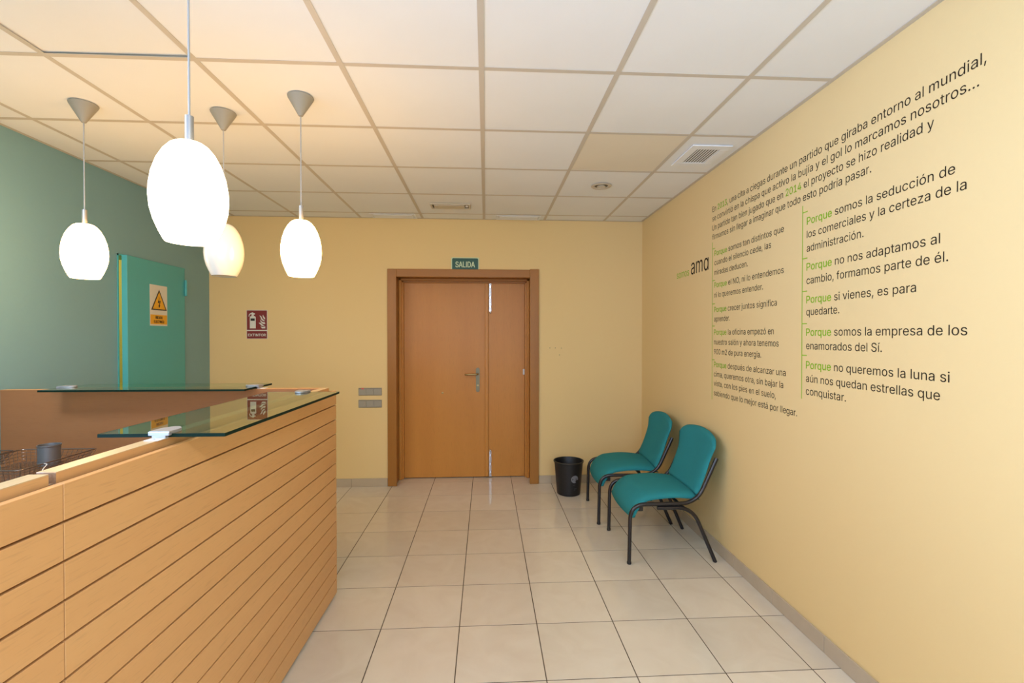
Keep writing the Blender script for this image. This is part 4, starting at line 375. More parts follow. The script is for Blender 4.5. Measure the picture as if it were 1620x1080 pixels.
    (250, 410, [182,-5,158,-3,135,2,115,11,97,23,82,39,69,59,60,82,54,109,53,139,53,379,114,379,114,144,116,117,124,94,137,75,154,61,175,53,200,50,218,51,234,55,249,62,263,71,274,83,283,97,290,113,295,132,296,153,296,379,357,379,357,0,298,0,298,92,307,92,294,60,277,35,257,17,234,5,209,-3,178,429,226,529,294,529,228,429,298,70], [10,9,12,12,11,10,18,0,38,17,1,0,0,18,17,16,2,1,1,17,16,2,16,3,16,15,3,4,3,15,5,4,15,15,14,5,6,5,14,7,6,14,14,13,7,8,7,13,9,8,13,12,9,13,37,20,19,21,36,35,22,21,35,20,37,36,36,21,20,30,33,31,32,33,25,26,25,33,27,26,33,33,30,27,30,29,27,29,28,27,22,35,34,23,22,34,34,32,23,24,23,32,32,25,24,40,42,41,37,19,38,18,38,19,42,40,39,32,34,43,33,32,43,31,33,43]),
    (593, 425, [195,-8,165,-6,137,3,112,16,89,34,70,57,55,84,43,116,36,151,34,189,36,227,43,261,55,293,71,320,90,342,112,361,138,374,166,382,196,384,218,383,237,379,253,373,267,365,278,356,287,346,295,336,301,327,307,319,311,319,311,379,372,379,372,0,311,0,311,59,307,59,301,50,295,41,287,31,277,21,266,12,252,4,236,-3,217,-7,205,47,227,49,246,55,264,65,278,78,290,95,300,115,307,138,311,162,312,189,311,216,307,241,300,263,291,282,279,299,264,312,247,322,227,328,205,330,182,328,163,322,145,312,130,298,118,281,109,262,102,239,98,215,96,189,98,163,102,139,109,117,118,97,131,80,145,66,163,55,183,49], [7,6,73,73,72,7,8,7,72,72,71,8,9,8,71,71,70,9,70,69,9,10,9,69,69,68,10,11,10,68,68,67,11,12,11,67,77,76,2,64,16,15,62,17,63,42,43,0,78,1,0,0,43,78,61,18,62,17,62,18,77,2,1,1,78,77,16,64,63,63,17,16,2,76,3,4,3,76,76,75,4,5,4,75,75,74,5,6,5,74,73,6,74,12,67,66,13,12,66,66,65,13,14,13,65,65,64,14,64,15,14,60,20,19,44,41,40,40,45,44,59,21,60,20,60,21,45,40,39,39,38,45,46,45,38,38,37,46,58,24,59,24,23,59,23,22,59,21,59,22,52,31,30,29,28,30,33,32,31,31,52,51,52,30,53,50,49,33,33,31,50,31,51,50,53,30,54,30,28,54,55,54,28,56,55,28,28,27,56,46,37,36,36,35,46,47,46,35,35,34,47,48,47,34,34,33,48,33,49,48,56,27,57,27,26,57,58,57,26,26,25,58,24,58,25,41,44,42,43,42,44,60,19,61,18,61,19]),
]
GL = {}
for code, adv, xy, tri in GLYPHS:
    GL[chr(code)] = (adv, list(zip(xy[0::2], xy[1::2])), list(zip(tri[0::3], tri[1::3], tri[2::3])))
# plain l and I, as in the grotesque on the wall
asc = max(y for x, y in GL['l'][1])
GL['l'] = (164, [(52, 0), (112, 0), (112, asc), (52, asc)], [(0, 1, 2), (0, 2, 3)])
GL['I'] = (196, [(62, 0), (130, 0), (130, 509), (62, 509)], [(0, 1, 2), (0, 2, 3)])
CAPU = float(max(y for x, y in GL['E'][1]))
def ink(s):
    """left ink edge, right ink edge of a string in glyph units"""
    x = 0; lo = hi = None
    for c in s:
        adv, V, F = GL[c]
        if V:
            a, b2 = x+min(v[0] for v in V), x+max(v[0] for v in V)
            lo = a if lo is None else min(lo, a); hi = b2 if hi is None else max(hi, b2)
        x += adv
    return lo, hi, x
def text_obj(name, body, cap_h, m, parent, origin, xdir, width=None, off=0.0, center=False, x_start=None, sx=None):
    """flat letters; off > 0 thickens by doubled strokes (fraction of cap height)"""
    X = Vector(xdir).normalized(); Z = Vector((0, 0, 1)); o0 = Vector(origin)
    lo, hi, tot = ink(body); sy = cap_h/CAPU
    if sx is None: sx = width/(hi-lo) if width else sy
    if x_start is None: x_start = lo
    if center: o0 = o0-X*(hi-lo)*sx/2
    vs, fs = [], []
    shifts = [(0, 0)] if off <= 0 else [(-off, 0), (off, 0), (0, off*0.7), (0, -off*0.7)]
    N = X.cross(Z)
    for layer, (dx, dz) in enumerate(shifts):
        x = 0
        for c in body:
            adv, V, F = GL[c]
            for n_, f in enumerate(F):        # strokes overlap: each triangle sits a hair above the last
                base = len(vs)
                for i in f:
                    vx, vy = V[i]; vs.append(o0+X*((x+vx-x_start)*sx+dx*cap_h)+Z*(vy*sy+dz*cap_h)+N*(0.0002*layer+0.000002*n_))
                a_, b_, c_ = (V[i] for i in f)
                ccw = (b_[0]-a_[0])*(c_[1]-a_[1])-(b_[1]-a_[1])*(c_[0]-a_[0])
                fs.append((base, base+1, base+2) if ccw > 0 else (base, base+2, base+1))
            x += adv
    me = bpy.data.meshes.new(name); me.from_pydata([tuple(v) for v in vs], [], fs); me.materials.append(m)
    o = bpy.data.objects.new(name, me); C.objects.link(o)
    if parent: o.parent = parent
    return o

# ------------------------------------------------------------------ room shell
XL, XR, YB, YF, CE = -2.66, 1.58, 4.635, -2.0, 2.634
T = 0.15
# back wall with entrance opening
DX0, DX1, DZ = -0.925, 0.487, 2.105
bm = NB()
bx(bm, XL-T, DX0, YB, YB+0.28, -0.05, CE+0.25); bx(bm, DX1, XR+T, YB, YB+0.28, -0.05, CE+0.25)
bx(bm, DX0, DX1, YB, YB+0.28, DZ, CE+0.25)
wall_back = struct(obj('wall_back', bm, M['wall']))
wall_right = struct(obj('wall_right', bx(NB(), XR, XR+T, YF-T, YB, -0.05, CE+0.25), M['wall']))
# left wall, teal, with service door opening and an added window opening out of view
LY0, LY1, LZ = 3.515, 4.27, 2.075
bm = NB()
bx(bm, XL-T, XL, YF-T, -1.78, -0.05, CE+0.25); bx(bm, XL-T, XL, 0.28, LY0, -0.05, CE+0.25); bx(bm, XL-T, XL, -1.78, 0.28, -0.05, 0.62); bx(bm, XL-T, XL, -1.78, 0.28, 2.38, CE+0.25); bx(bm, XL-T, XL, LY1, YB, -0.05, CE+0.25); bx(bm, XL-T, XL, LY0, LY1, LZ, CE+0.25)
wall_left = struct(obj('wall_left', bm, M['teal_wall']))
# wall behind the camera with an added opening for a made-up window
bm = NB()
bx(bm, XL, -2.1, YF-T, YF, -0.05, CE+0.25); bx(bm, 1.45, XR, YF-T, YF, -0.05, CE+0.25)
bx(bm, -2.1, 1.45, YF-T, YF, -0.05, 0.65); bx(bm, -2.1, 1.45, YF-T, YF, 2.45, CE+0.25)
wall_front = struct(obj('wall_front', bm, M['wall']))
bm = NB()
bx(bm, -2.1, 1.45, YF-0.08, YF-0.02, 0.65, 0.70); bx(bm, -2.1, 1.45, YF-0.08, YF-0.02, 2.40, 2.45)
for x in (-2.1, -0.95, 0.25, 1.40): bx(bm, x, x+0.05, YF-0.08, YF-0.02, 0.70, 2.40)
added_window_1 = struct(obj('added_window_1', bm, M['white_plastic']))  # invented window out of view, a source for the cool fill
bm = NB(); bx(bm, -2.05, 1.40, YF-0.055, YF-0.049, 0.70, 2.40)
obj('added_window_pane', bm, M['glass'], added_window_1)

bm = NB()
bx(bm, XL-0.09, XL-0.03, -1.78, 0.28, 0.62, 0.67); bx(bm, XL-0.09, XL-0.03, -1.78, 0.28, 2.33, 2.38)
for y in (-1.78, -0.775, 0.23): bx(bm, XL-0.09, XL-0.03, y, y+0.05, 0.67, 2.33)
added_window_2 = struct(obj('added_window_2', bm, M['white_plastic']))  # second invented window, unseen, for the cool fill from the left
bm = NB(); bx(bm, XL-0.065, XL-0.059, -1.73, 0.23, 0.67, 2.33)
obj('added_window_pane', bm, M['glass'], added_window_2)

# small wall marks: old screw holes right of the entrance
for px, pz in ((0.640, 1.360), (0.694, 1.360), (0.756, 1.358), (0.737, 1.290)):
    h = lathe(NB(), [(0.0045, 0), (0.0045, 0.002)], 10)
    for v in h.verts: v.co = Vector((px+v.co.x, YB-0.0015+v.co.z, pz+v.co.y))
    obj('screw_hole', h, M['bronze'], wall_back)

# floor: grout bed plus single tiles
TS, FX, FY = 0.3944, -0.1353, 3.938
floor = struct(obj('floor', bx(NB(), XL-T, XR+T, YF-T, YB+0.28, -0.06, -0.0009), M['grout']))
g = 0.0024
tile_cache = {}
def floor_tile(x0, x1, y0, y1):
    w_, h_ = round(x1-x0, 4), round(y1-y0, 4)
    if (w_, h_) not in tile_cache:
        b = NB(); bx(b, -w_/2, w_/2, -h_/2, h_/2, -0.0075, 0.0)
        es = [e for e in b.edges if all(v.co.z > -0.001 for v in e.verts)]
        bmesh.ops.bevel(b, geom=es, offset=0.0004, segments=1, affect='EDGES')
        o = obj('tile', b, M['porcelain'], floor); tile_cache[(w_, h_)] = o.data
    else:
        o = bpy.data.objects.new('tile', tile_cache[(w_, h_)]); C.objects.link(o); o.parent = floor
    o.location = ((x0+x1)/2, (y0+y1)/2, 0)
c0 = math.floor((XL-FX)/TS); c1 = math.ceil((XR-FX)/TS)
for c in range(c0, c1):
    x0 = max(FX+c*TS+g, XL); x1 = min(FX+(c+1)*TS-g, XR)
    if x1-x0 < 0.01: continue
    for r in range(-3, 18):
        y1 = min(FY-(r-1)*TS-g, YB+0.27); y0 = max(FY-r*TS+g, YF)
        if y1-y0 < 0.01: continue
        if y0 > YB-0.02 and not (x1 > DX0 and x0 < DX1): continue
        if y1 > YB and not (x0 > DX0-0.001 and x1 < DX1+0.001):
            if y0 < YB: floor_tile(x0, x1, y0, YB)
            xa, xb = max(x0, DX0), min(x1, DX1)
            if xb-xa > 0.01: floor_tile(xa, xb, max(y0, YB), y1)
        else: floor_tile(x0, x1, y0, y1)

# baseboards of ceramic pieces
def skirting(name, segs):
    """segs: list of (x0,x1,y0,y1)"""
    base = None
    for s in segs:
        if base is None:
            base = struct(obj(name, bx(NB(), *s[0]), M['grout']))
            o = base
        for q in s[1]:
            b = NB(); bx(b, *q, bev=0.0012); obj('skirting_tile', b, M['skirt'], base)
SK = 0.080
pieces = []
y = 2.066-12*TS
while y < YB:
    a, b_ = max(y+0.001, YF), min(y+TS-0.001, YB-0.010)
    if b_-a > 0.02: pieces.append((XR-0.010, XR-0.0005, a, b_, 0.0005, SK))
    y += TS
skirting('baseboard_right', [((XR-0.007, XR-0.0005, YF, YB-0.01, 0.0, SK-0.003), pieces)])
pieces = []
for lo, hi in ((XL, -0.968), (0.53, XR-0.011)):
    k = c0
    while FX+k*TS < hi:
        a, b_ = max(FX+k*TS+0.001, lo), min(FX+(k+1)*TS-0.001, hi)
        if b_-a > 0.015: pieces.append((a, b_, YB-0.010, YB-0.0005, 0.0005, SK))
        k += 1
skirting('baseboard_back', [((XL, -0.968, YB-0.007, YB-0.0005, 0.0, SK-0.003), pieces)])
pieces = []
y = 3.938-18*TS
while y < YB-0.02:
    for lo, hi in ((YF, LY0-0.005), (LY1+0.005, YB-0.011)):
        a, b_ = max(y+0.001, lo), min(y+TS-0.001, hi)
        if b_-a > 0.015: pieces.append((XL+0.0005, XL+0.010, a, b_, 0.0005, SK))
    y += TS
skirting('baseboard_left', [((XL+0.0005, XL+0.007, YF, LY0-0.005, 0.0, SK-0.003), pieces)])

# ceiling: slab above, T-bar grid, laid-in tiles
ceiling = struct(obj('ceiling', bx(NB(), XL-T, XR+T, YF-T, YB+0.28, CE+0.20, CE+0.25), M['plenum']))
GX, GY = -0.0191, 1.4336
gw = 0.012
def grid_x(c): return GX+0.6*c
def grid_y(r): return GY+0.6*r
for c in range(-4, 3):
    b = NB(); x = grid_x(c); bx(b, x-gw, x+gw, YF, YB, CE, CE+0.0015); bx(b, x-0.001, x+0.001, YF, YB, CE+0.0015, CE+0.035)
    obj('main_runner', b, M['grid'], ceiling)
for r in range(-7, 6):
    y = grid_y(r); b = NB(); bx(b, XL, XR, y-gw, y+gw, CE+0.0003, CE+0.0016); bx(b, XL, XR, y-0.001, y+0.001, CE+0.0016, CE+0.03)
    obj('cross_runner', b, M['grid'], ceiling)
b = NB()
bx(b, XR-0.022, XR, YF, YB, CE-0.0004, CE+0.0010); bx(b, XR-0.0015, XR, YF, YB, CE, CE+0.02)
obj('edge_trim', b, M['grid'], ceiling)
b = NB(); bx(b, XL, XR, YB-0.022, YB, CE-0.0002, CE+0.0012); obj('edge_trim', b, M['grid'], ceiling)
b = NB(); bx(b, XL, XL+0.022, YF, YB, CE-0.0003, CE+0.0011); obj('edge_trim', b, M['grid'], ceiling)
PANELS = {(-2, -4), (1, -4), (-2, -6), (1, -6)}
ct_cache = {}
for c in range(-5, 3):
    for r in range(-8, 6):
        x0, x1 = max(grid_x(c)+0.004, XL+0.002), min(grid_x(c+1)-0.004, XR-0.002)
        y0, y1 = max(grid_y(r)+0.004, YF+0.002), min(grid_y(r+1)-0.004, YB-0.002)
        if x1-x0 < 0.03 or y1-y0 < 0.03: continue
        w_, h_ = round(x1-x0, 3), round(y1-y0, 3)
        m = M['tile']
        if (c, r) == (1, 2): m = M['tile_aged']
        key = (w_, h_, m.name)
        if key not in ct_cache:
            b = NB(); bx(b, -w_/2, w_/2, -h_/2, h_/2, 0, 0.015)
            # moulded reveal: face panel drops slightly between the runners
            o = obj('ceiling_tile', b, m, ceiling); ct_cache[key] = o.data
        else:
            o = bpy.data.objects.new('ceiling_tile', ct_cache[key]); C.objects.link(o); o.parent = ceiling
        dz = 0.0018+random.uniform(0, 0.0006)
        o.location = ((x0+x1)/2, (y0+y1)/2, CE+dz)
        if (c, r) == (-3, 0): o.location.x -= 0.004; o.location.y -= 0.004; o.location.z += 0.006; o.rotation_euler = (0.004, -0.006, 0)
        if (c, r) == (1, 2): o['label'] = 'yellowed ceiling tile'
# glowing panels added out of view, where the ceiling fill lights sit
for (x, y) in ((-2.12, 1.1336), (0.58, -0.67)):
    b = NB(); bx(b, x-0.285, x+0.285, y-0.285, y+0.285, CE-0.006, CE+0.0)
    side = 'above the receptionist desk at the teal wall' if x < 0 else 'behind the camera by the right wall'
    tag(obj('added_fill_panel', b, M['fill_panel_glow']), 'added square white fill light panel '+side, 'ceiling light', 'added fill panels out of view')

# ------------------------------------------------------------------ entrance door (door_1)
door_1 = bpy.data.objects.new('door_1', None); C.objects.link(door_1); struct(door_1)
door_1.location = (-0.219, YB, 0)
def dobj(name, b, m, parent=door_1, smooth=False):
    for v in b.verts: v.co -= Vector(door_1.location)
    return obj(name, b, m, parent, smooth)
YD = 4.865    # face of the leaves
FZ = 2.138
for x0, x1, nm in ((-0.965, -0.878, 'l'), (0.437, 0.527, 'r')):
    b = NB(); bx(b, x0, x1, YB-0.022, YB, 0.001, FZ if x0 < 0 else FZ+0.006, bev=0.004, seg=2); dobj('door_casing', b, M['casing'])
b = NB(); bx(b, -0.878, 0.437, YB-0.022, YB, FZ-0.078, FZ, bev=0.004, seg=2); dobj('door_casing', b, M['casing_x'])
# jamb linings
LX0, LX1, LT = -0.865, 0.424, 2.060
for x0, x1 in ((DX0, -0.893), (0.452, DX1)):
    b = NB(); bx(b, x0, x1, YB, YB+0.275, 0.001, DZ); dobj('door_jamb', b, M['casing'])
b = NB(); bx(b, -0.893, 0.452, YB, YB+0.275, 2.072, DZ); dobj('door_jamb', b, M['casing_x'])
# inner architrave and stop next to the leaves
for s, xa in ((1, -0.893), (-1, 0.452)):
    b = NB(); bx(b, min(xa, xa+s*0.030), max(xa, xa+s*0.030), YD-0.055, YD+0.02, 0.001, 2.072, bev=0.006, seg=2)
    bx(b, min(xa+s*0.022, xa+s*0.046), max(xa+s*0.022, xa+s*0.046), YD-0.022, YD+0.03, 0.001, 2.050, bev=0.004, seg=2)
    dobj('door_stop', b, M['doorwood'])
b = NB(); bx(b, -0.893, 0.452, YD-0.055, YD+0.02, 2.045, 2.072, bev=0.006, seg=2); bx(b, -0.87, 0.43, YD-0.022, YD+0.03, 2.028, 2.05, bev=0.004, seg=2)
dobj('door_stop', b, M['casing_x'])
XM = -0.005
leaf_a = dobj('door_leaf', bx(NB(), -0.846, XM-0.001, YD, YD+0.04, 0.008, 2.034, bev=0.002), M['doorwood'])
leaf_b = dobj('door_leaf', bx(NB(), XM+0.030, 0.404, YD+0.001, YD+0.041, 0.008, 2.034, bev=0.002), M['doorwood'])
b = NB(); bx(b, XM-0.006, XM+0.030, YD-0.014, YD+0.0, 0.010, 2.030, bev=0.006, seg=3); dobj('astragal', b, M['beech_x'], leaf_a).data.materials[0] = M['doorwood']
# dark closure behind the leaves
b = NB(); bx(b, DX0, DX1, YD+0.045, YD+0.05, 0.0, 2.09); dobj('back_panel', b, M['dark'])
def yz_round(x0, x1, z0, z1, y0, y1, n=6):
    """rounded-end plate in the x-z plane"""
    r = (x1-x0)/2; cx = (x0+x1)/2; pts = []
    for k in range(n*2+1): a = math.pi*k/(2*n); pts.append((cx+r*math.cos(a), y0, z1-r+r*math.sin(a)))
    for k in range(n*2+1): a = math.pi+math.pi*k/(2*n); pts.append((cx+r*math.cos(a), y0, z0+r+r*math.sin(a)))
    return pts
b = NB(); poly(b, yz_round(-0.105, -0.067, 0.895, 1.150, YD, 0), d=(0, -0.008, 0)); plate = dobj('handle_plate', b, M['bronze'], leaf_a)
b = NB()
tube(b, fillet([(-0.086, YD-0.008, 1.085), (-0.086, YD-0.055, 1.085), (-0.195, YD-0.058, 1.082), (-0.215, YD-0.050, 1.078)], 0.02), 0.009, 10)
dobj('door_lever', b, M['brass'], leaf_a, 'auto')
b = NB(); lathe(b, [(0.009, 0), (0.009, 0.006)], 14)
for v in b.verts: v.co = Vector((-0.086+v.co.x, YD-0.014+v.co.z, 0.965+v.co.y))
dobj('keyhole_cylinder', b, M['brass'], leaf_a)
b = NB(); lathe(b, [(0.011, 0), (0.011, 0.004), (0.006, 0.006)], 16)
for v in b.verts: v.co = Vector((-0.452+v.co.x, YD-v.co.z, 0.888+v.co.y))
dobj('door_stud', b, M['brass'], leaf_a)
# chrome surface bolts bottom and top on the narrow leaf
for z0, z1, kz in ((0.010, 0.275, 0.285), (1.735, 2.030, 1.725)):
    b = NB(); bx(b, 0.033, 0.055, YD-0.004, YD+0.001, z0, z1, bev=0.001)
    tube(b, [(0.044, YD-0.012, z0), (0.044, YD-0.012, z1)], 0.0065, 10)
    for zz in (z0+0.05, (z0+z1)/2, z1-0.04): bx(b, 0.034, 0.054, YD-0.018, YD-0.003, zz-0.012, zz+0.012, bev=0.002)
    lathe(b, [(0.004, -0.012), (0.009, -0.006), (0.010, 0), (0.007, 0.008), (0.003, 0.011)], 12, 0.044, YD-0.014, kz)
    dobj('surface_bolt', b, M['chrome'], leaf_b, 'auto')
b = NB(); bx(b, 0.385, 0.404, YD-0.018, YD, 1.075, 1.135, bev=0.003); dobj('contact_sensor', b, M['white_plastic'], leaf_b)

# ------------------------------------------------------------------ teal service door (door_2) on the left wall, ajar
door_2 = bpy.data.objects.new('door_2', None); C.objects.link(door_2); struct(door_2); door_2.location = (XL, LY1, 0)
b = NB()   # opening lining
bx(b, -T, 0.004, LY0-LY1, LY0-LY1+0.012, 0, LZ); bx(b, -T, -0.045, -0.012, 0, 0, LZ); bx(b, -T, 0.004, LY0-LY1, 0, LZ-0.012, LZ)
obj('door_lining', b, M['teal_door'], door_2)
a_d = R(3.2)
LW = 0.715
leaf = NB(); bx(leaf, -0.038, 0.0, -LW, 0, 0.012, LZ-0.006, bev=0.002)
bmesh.ops.rotate(leaf, verts=leaf.verts, cent=(0, 0, 0), matrix=Matrix.Rotation(a_d, 3, 'Z'))
bmesh.ops.translate(leaf, verts=leaf.verts, vec=(0.008, -0.012, 0))
leaf2 = obj('door_leaf', leaf, M['teal_door'], door_2)
for zz in (1.90, 0.30):
    b = NB(); lathe(b, [(0.009, -0.07), (0.010, -0.068), (0.010, -0.002), (0.0075, 0.0), (0.0075, 0.001), (0.010, 0.003), (0.010, 0.068), (0.009, 0.07)], 14, 0.018, -0.012, zz)
    bx(b, 0.0, 0.018, -0.016, -0.006, zz-0.065, zz+0.065)
    obj('hinge', b, M['teal_door'], door_2, 'auto')
# lit store room beyond the gap
b = NB()
bx(b, XL-1.2, XL-1.15, LY0-0.3, LY1+0.6, 0, 2.5); bx(b, XL-1.2, XL-T, LY1+0.6, LY1+0.65, 0, 2.5); bx(b, XL-1.2, XL-T, LY0-0.35, LY0-0.3, 0, 2.5)
bx(b, XL-1.2, XL-T, LY0-0.35, LY1+0.65, 2.5, 2.55); bx(b, XL-1.2, XL-T, LY0-0.35, LY1+0.65, -0.05, 0)
store = struct(obj('wall_store', b, M['cream_room']))
pl = bpy.data.lights.new('store_room_lamp', 'POINT'); pl.energy = 9; pl.color = (1, 0.92, 0.6); pl.shadow_soft_size = 0.08
po = bpy.data.objects.new('store_room_lamp', pl); C.objects.link(po); po.location = (XL-0.6, LY0+0.3, 2.2)

# electrical warning sign stuck on the door leaf
def leaf_frame():
    """point on the leaf face: u = distance from hinge towards the free edge, z"""
    ca, sa = math.cos(a_d), math.sin(a_d)
    def f(u, z, out=0.0):
        x, y = out, -u
        return Vector((XL+0.008+x*ca-y*sa, LY1-0.012+x*sa+y*ca, z))
    return f
LF = leaf_frame()
# reading direction on the left wall seen from the room: +Y = right
U0, U1 = 0.468, 0.252   # left / right edge
def lf(s, z, o): return LF(U0+(U1-U0)*s, z, o)
Z0, Z1 = 1.560, 1.885
ws = NB(); poly(ws, [lf(0, Z0, .0015), lf(1, Z0, .0015), lf(1, Z1, .0015), lf(0, Z1, .0015)], d=lf(0, Z0, 0)-lf(0, Z0, 0.0012))
ws_o = tag(obj('warning_sign', ws, M['swhite']), 'white and yellow electrical hazard sign with black lightning triangle on the teal door', 'sign')
b = NB(); poly(b, [lf(.02, Z0+.012, .0022), lf(.98, Z0+.012, .0022), lf(.98, Z0+.088, .0022), lf(.02, Z0+.088, .0022)]); obj('yellow_panel', b, M['syellow'], ws_o)
b = NB(); poly(b, [lf(.06, 1.685, .0022), lf(.97, 1.685, .0022), lf(.52, 1.852, .0022)]); obj('triangle_border', b, M['sblack'], ws_o)
b = NB(); poly(b, [lf(.145, 1.694, .0028), lf(.885, 1.694, .0028), lf(.52, 1.832, .0028)]); obj('triangle', b, M['syellow'], ws_o)
b = NB()
poly(b, [lf(.535, 1.792, .0034), lf(.43, 1.748, .0034), lf(.50, 1.748, .0034)])
poly(b, [lf(.43, 1.748, .0034), lf(.455, 1.741, .0034), lf(.575, 1.757, .0034), lf(.60, 1.765, .0034)])
poly(b, [lf(.60, 1.765, .0034), lf(.54, 1.760, .0034), lf(.50, 1.716, .0034), lf(.535, 1.716, .0034)])
poly(b, [lf(.46, 1.722, .0034), lf(.52, 1.703, .0034), lf(.575, 1.727, .0034)])
obj('lightning_bolt', b, M['sblack'], ws_o)
xd = lf(1, 1, 0)-lf(0, 1, 0)
text_obj('lettering', 'RIESGO', 0.020, M['sblack'], ws_o, lf(.5, Z0+.056, .003), xd, width=.085, off=0.05, center=True)
text_obj('lettering', 'ELECTRICO', 0.020, M['sblack'], ws_o, lf(.5, Z0+.023, .003), xd, width=.125, off=0.05, center=True)

# ------------------------------------------------------------------ exit sign
YS = YB
def rrect(x0, x1, z0, z1, r, y, n=4, only_top=False):
    pts = []
    for cx, cz, a0 in ((x1-r, z1-r, 0), (x0+r, z1-r, 90), (x0+r, z0+r, 180), (x1-r, z0+r, 270)):
        if only_top and a0 >= 180: pts.append((x0 if a0 == 180 else x1, y, z0)); continue
        for k in range(n+1):
            a = R(a0+90*k/n); pts.append((cx+r*math.cos(a), y, cz+r*math.sin(a)))
    return pts
ex = tag(obj('exit_sign', poly(NB(), rrect(-0.343, -0.068, 2.1395, 2.257, 0.012, YS-0.006), d=(0, 0.0055, 0)), M['spale']), 'green SALIDA exit sign standing on the entrance door casing', 'sign')
obj('sign_field', poly(NB(), rrect(-0.334, -0.077, 2.1400, 2.249, 0.012, YS-0.0066, only_top=True)), M['sgreen'], ex)
text_obj('lettering', 'SALIDA', 0.055, M['spale'], ex, (-0.2055, YS-0.0072, 2.160), (1, 0, 0), width=0.190, off=0.03, center=True)

# ------------------------------------------------------------------ fire extinguisher sign
sx0, sx1, sz0, sz1 = -2.312, -2.115, 1.452, 1.732
fe = tag(obj('extinguisher_sign', poly(NB(), rrect(sx0, sx1, sz0, sz1, 0.005, YS-0.003), d=(0, 0.0025, 0)), M['swhite']), 'red and white EXTINTOR fire extinguisher sign on the cream back wall', 'sign')
def fpt(px, py, y=YS-0.0042):   # sign artwork frame, 450 x 635
    return (sx0+(px-125)/450*(sx1-sx0), y, sz1-(py-245)/635*(sz1-sz0))
obj('sign_field', poly(NB(), [fpt(134, 258, YS-.0036), fpt(566, 258, YS-.0036), fpt(566, 685, YS-.0036), fpt(134, 685, YS-.0036)]), M['sred'], fe)
obj('sign_field', poly(NB(), [fpt(134, 708, YS-.0036), fpt(566, 708, YS-.0036), fpt(566, 873, YS-.0036), fpt(134, 873, YS-.0036)]), M['sred'], fe)
b = NB()
poly(b, [fpt(*q) for q in [(197, 650), (325, 650), (325, 405), (310, 385), (283, 378), (283, 350), (310, 345), (310, 322), (280, 315), (262, 300), (245, 300), (236, 318), (236, 378), (210, 388), (197, 408)]])
poly(b, [fpt(*q) for q in [(240, 308), (205, 320), (178, 350), (172, 388), (186, 395), (196, 360), (215, 342), (240, 335)]])
obj('extinguisher_pictogram', b, M['swhite'], fe)
obj('pictogram_band', poly(NB(), [fpt(215, 432, YS-.0048), fpt(303, 432, YS-.0048), fpt(303, 485, YS-.0048), fpt(215, 485, YS-.0048)]), M['sblack'], fe)
b = NB()
poly(b, [fpt(*q) for q in [(480, 350), (500, 390), (522, 415), (528, 450), (505, 450), (484, 415), (474, 380)]])
poly(b, [fpt(*q) for q in [(402, 365), (435, 378), (452, 400), (465, 435), (500, 470), (525, 485), (500, 492), (465, 478), (440, 450), (428, 405)]])
poly(b, [fpt(*q) for q in [(425, 452), (445, 490), (480, 515), (515, 512), (530, 550), (500, 558), (455, 535), (425, 500)]])
poly(b, [fpt(*q) for q in [(385, 528), (425, 527), (450, 545), (480, 575), (520, 590), (490, 600), (450, 595), (425, 565)]])
poly(b, [fpt(*q) for q in [(425, 600), (455, 618), (500, 615), (528, 605), (528, 650), (455, 650)]])
obj('flame_pictogram', b, M['swhite'], fe)
text_obj('lettering', 'EXTINTOR', 0.0235, M['swhite'], fe, ((sx0+sx1)/2, YS-0.0044, 1.4775), (1, 0, 0), width=0.166, off=0.04, center=True)

# ------------------------------------------------------------------ light switches
def switch_panel(z0, z1, label, led):
    t = thing('light_switch_panel', label, 'switch', (-1.136, YB, z0), group='switch panels beside the entrance')
    x0, x1 = -0.113, 0.113; h = z1-z0
    b = NB(); bx(b, x0, x1, -0.009, -0.0005, 0, h, bev=0.003, seg=2); obj('switch_frame', b, M['switch'], t)
    for k in range(3):
        a = x0+0.004+k*0.0735
        b = NB(); bx(b, a, a+0.070, -0.015, -0.009, 0.006, h-0.012, bev=0.003, seg=2)
        for v in b.verts:
            if v.co.y < -0.012 and v.co.z < h*0.45: v.co.y += 0.003
        obj('rocker', b, M['switch2'], t)
    if led:
        b = NB(); bx(b, x0+0.030, x0+0.054, -0.017, -0.009, h-0.012, h-0.002, bev=0.002); obj('indicator_light', b, M['red_led'], t)['label'] = 'red indicator light'
switch_panel(0.896, 0.971, 'upper grey triple switch panel with red indicator left of the entrance', True)
switch_panel(0.777, 0.853, 'lower grey triple switch panel left of the entrance', False)

# ------------------------------------------------------------------ ceiling fittings
# slot-shaped emergency light
t = thing('emergency_light', 'slim rectangular emergency light in the ceiling before the entrance door', 'ceiling light', (-0.312, 4.155, CE))
b = NB()
for q in ((-0.175, 0.175, -0.075, -0.062), (-0.175, 0.175, 0.062, 0.075)): bx(b, q[0], q[1], q[2], q[3], -0.012, 0.0, bev=0.002)
for q in ((-0.175, -0.160), (0.160, 0.175)): bx(b, q[0], q[1], -0.062, 0.062, -0.012, 0.0, bev=0.002)
obj('light_frame', b, M['fixture'], t)
b = NB(); bx(b, -0.16, 0.16, -0.062, 0.062, -0.003, -0.0005); obj('light_tray', b, M['fixture_dark'], t)
b = NB(); bx(b, -0.145, 0.125, -0.045, 0.05, -0.014, -0.003, bev=0.006, seg=2); obj('light_diffuser', b, M['fixture'], t)
b = NB(); lathe(b, [(0.012, -0.014), (0.012, -0.003)], 14, 0.143, -0.01, 0); obj('indicator', b, M['white_plastic'], t)
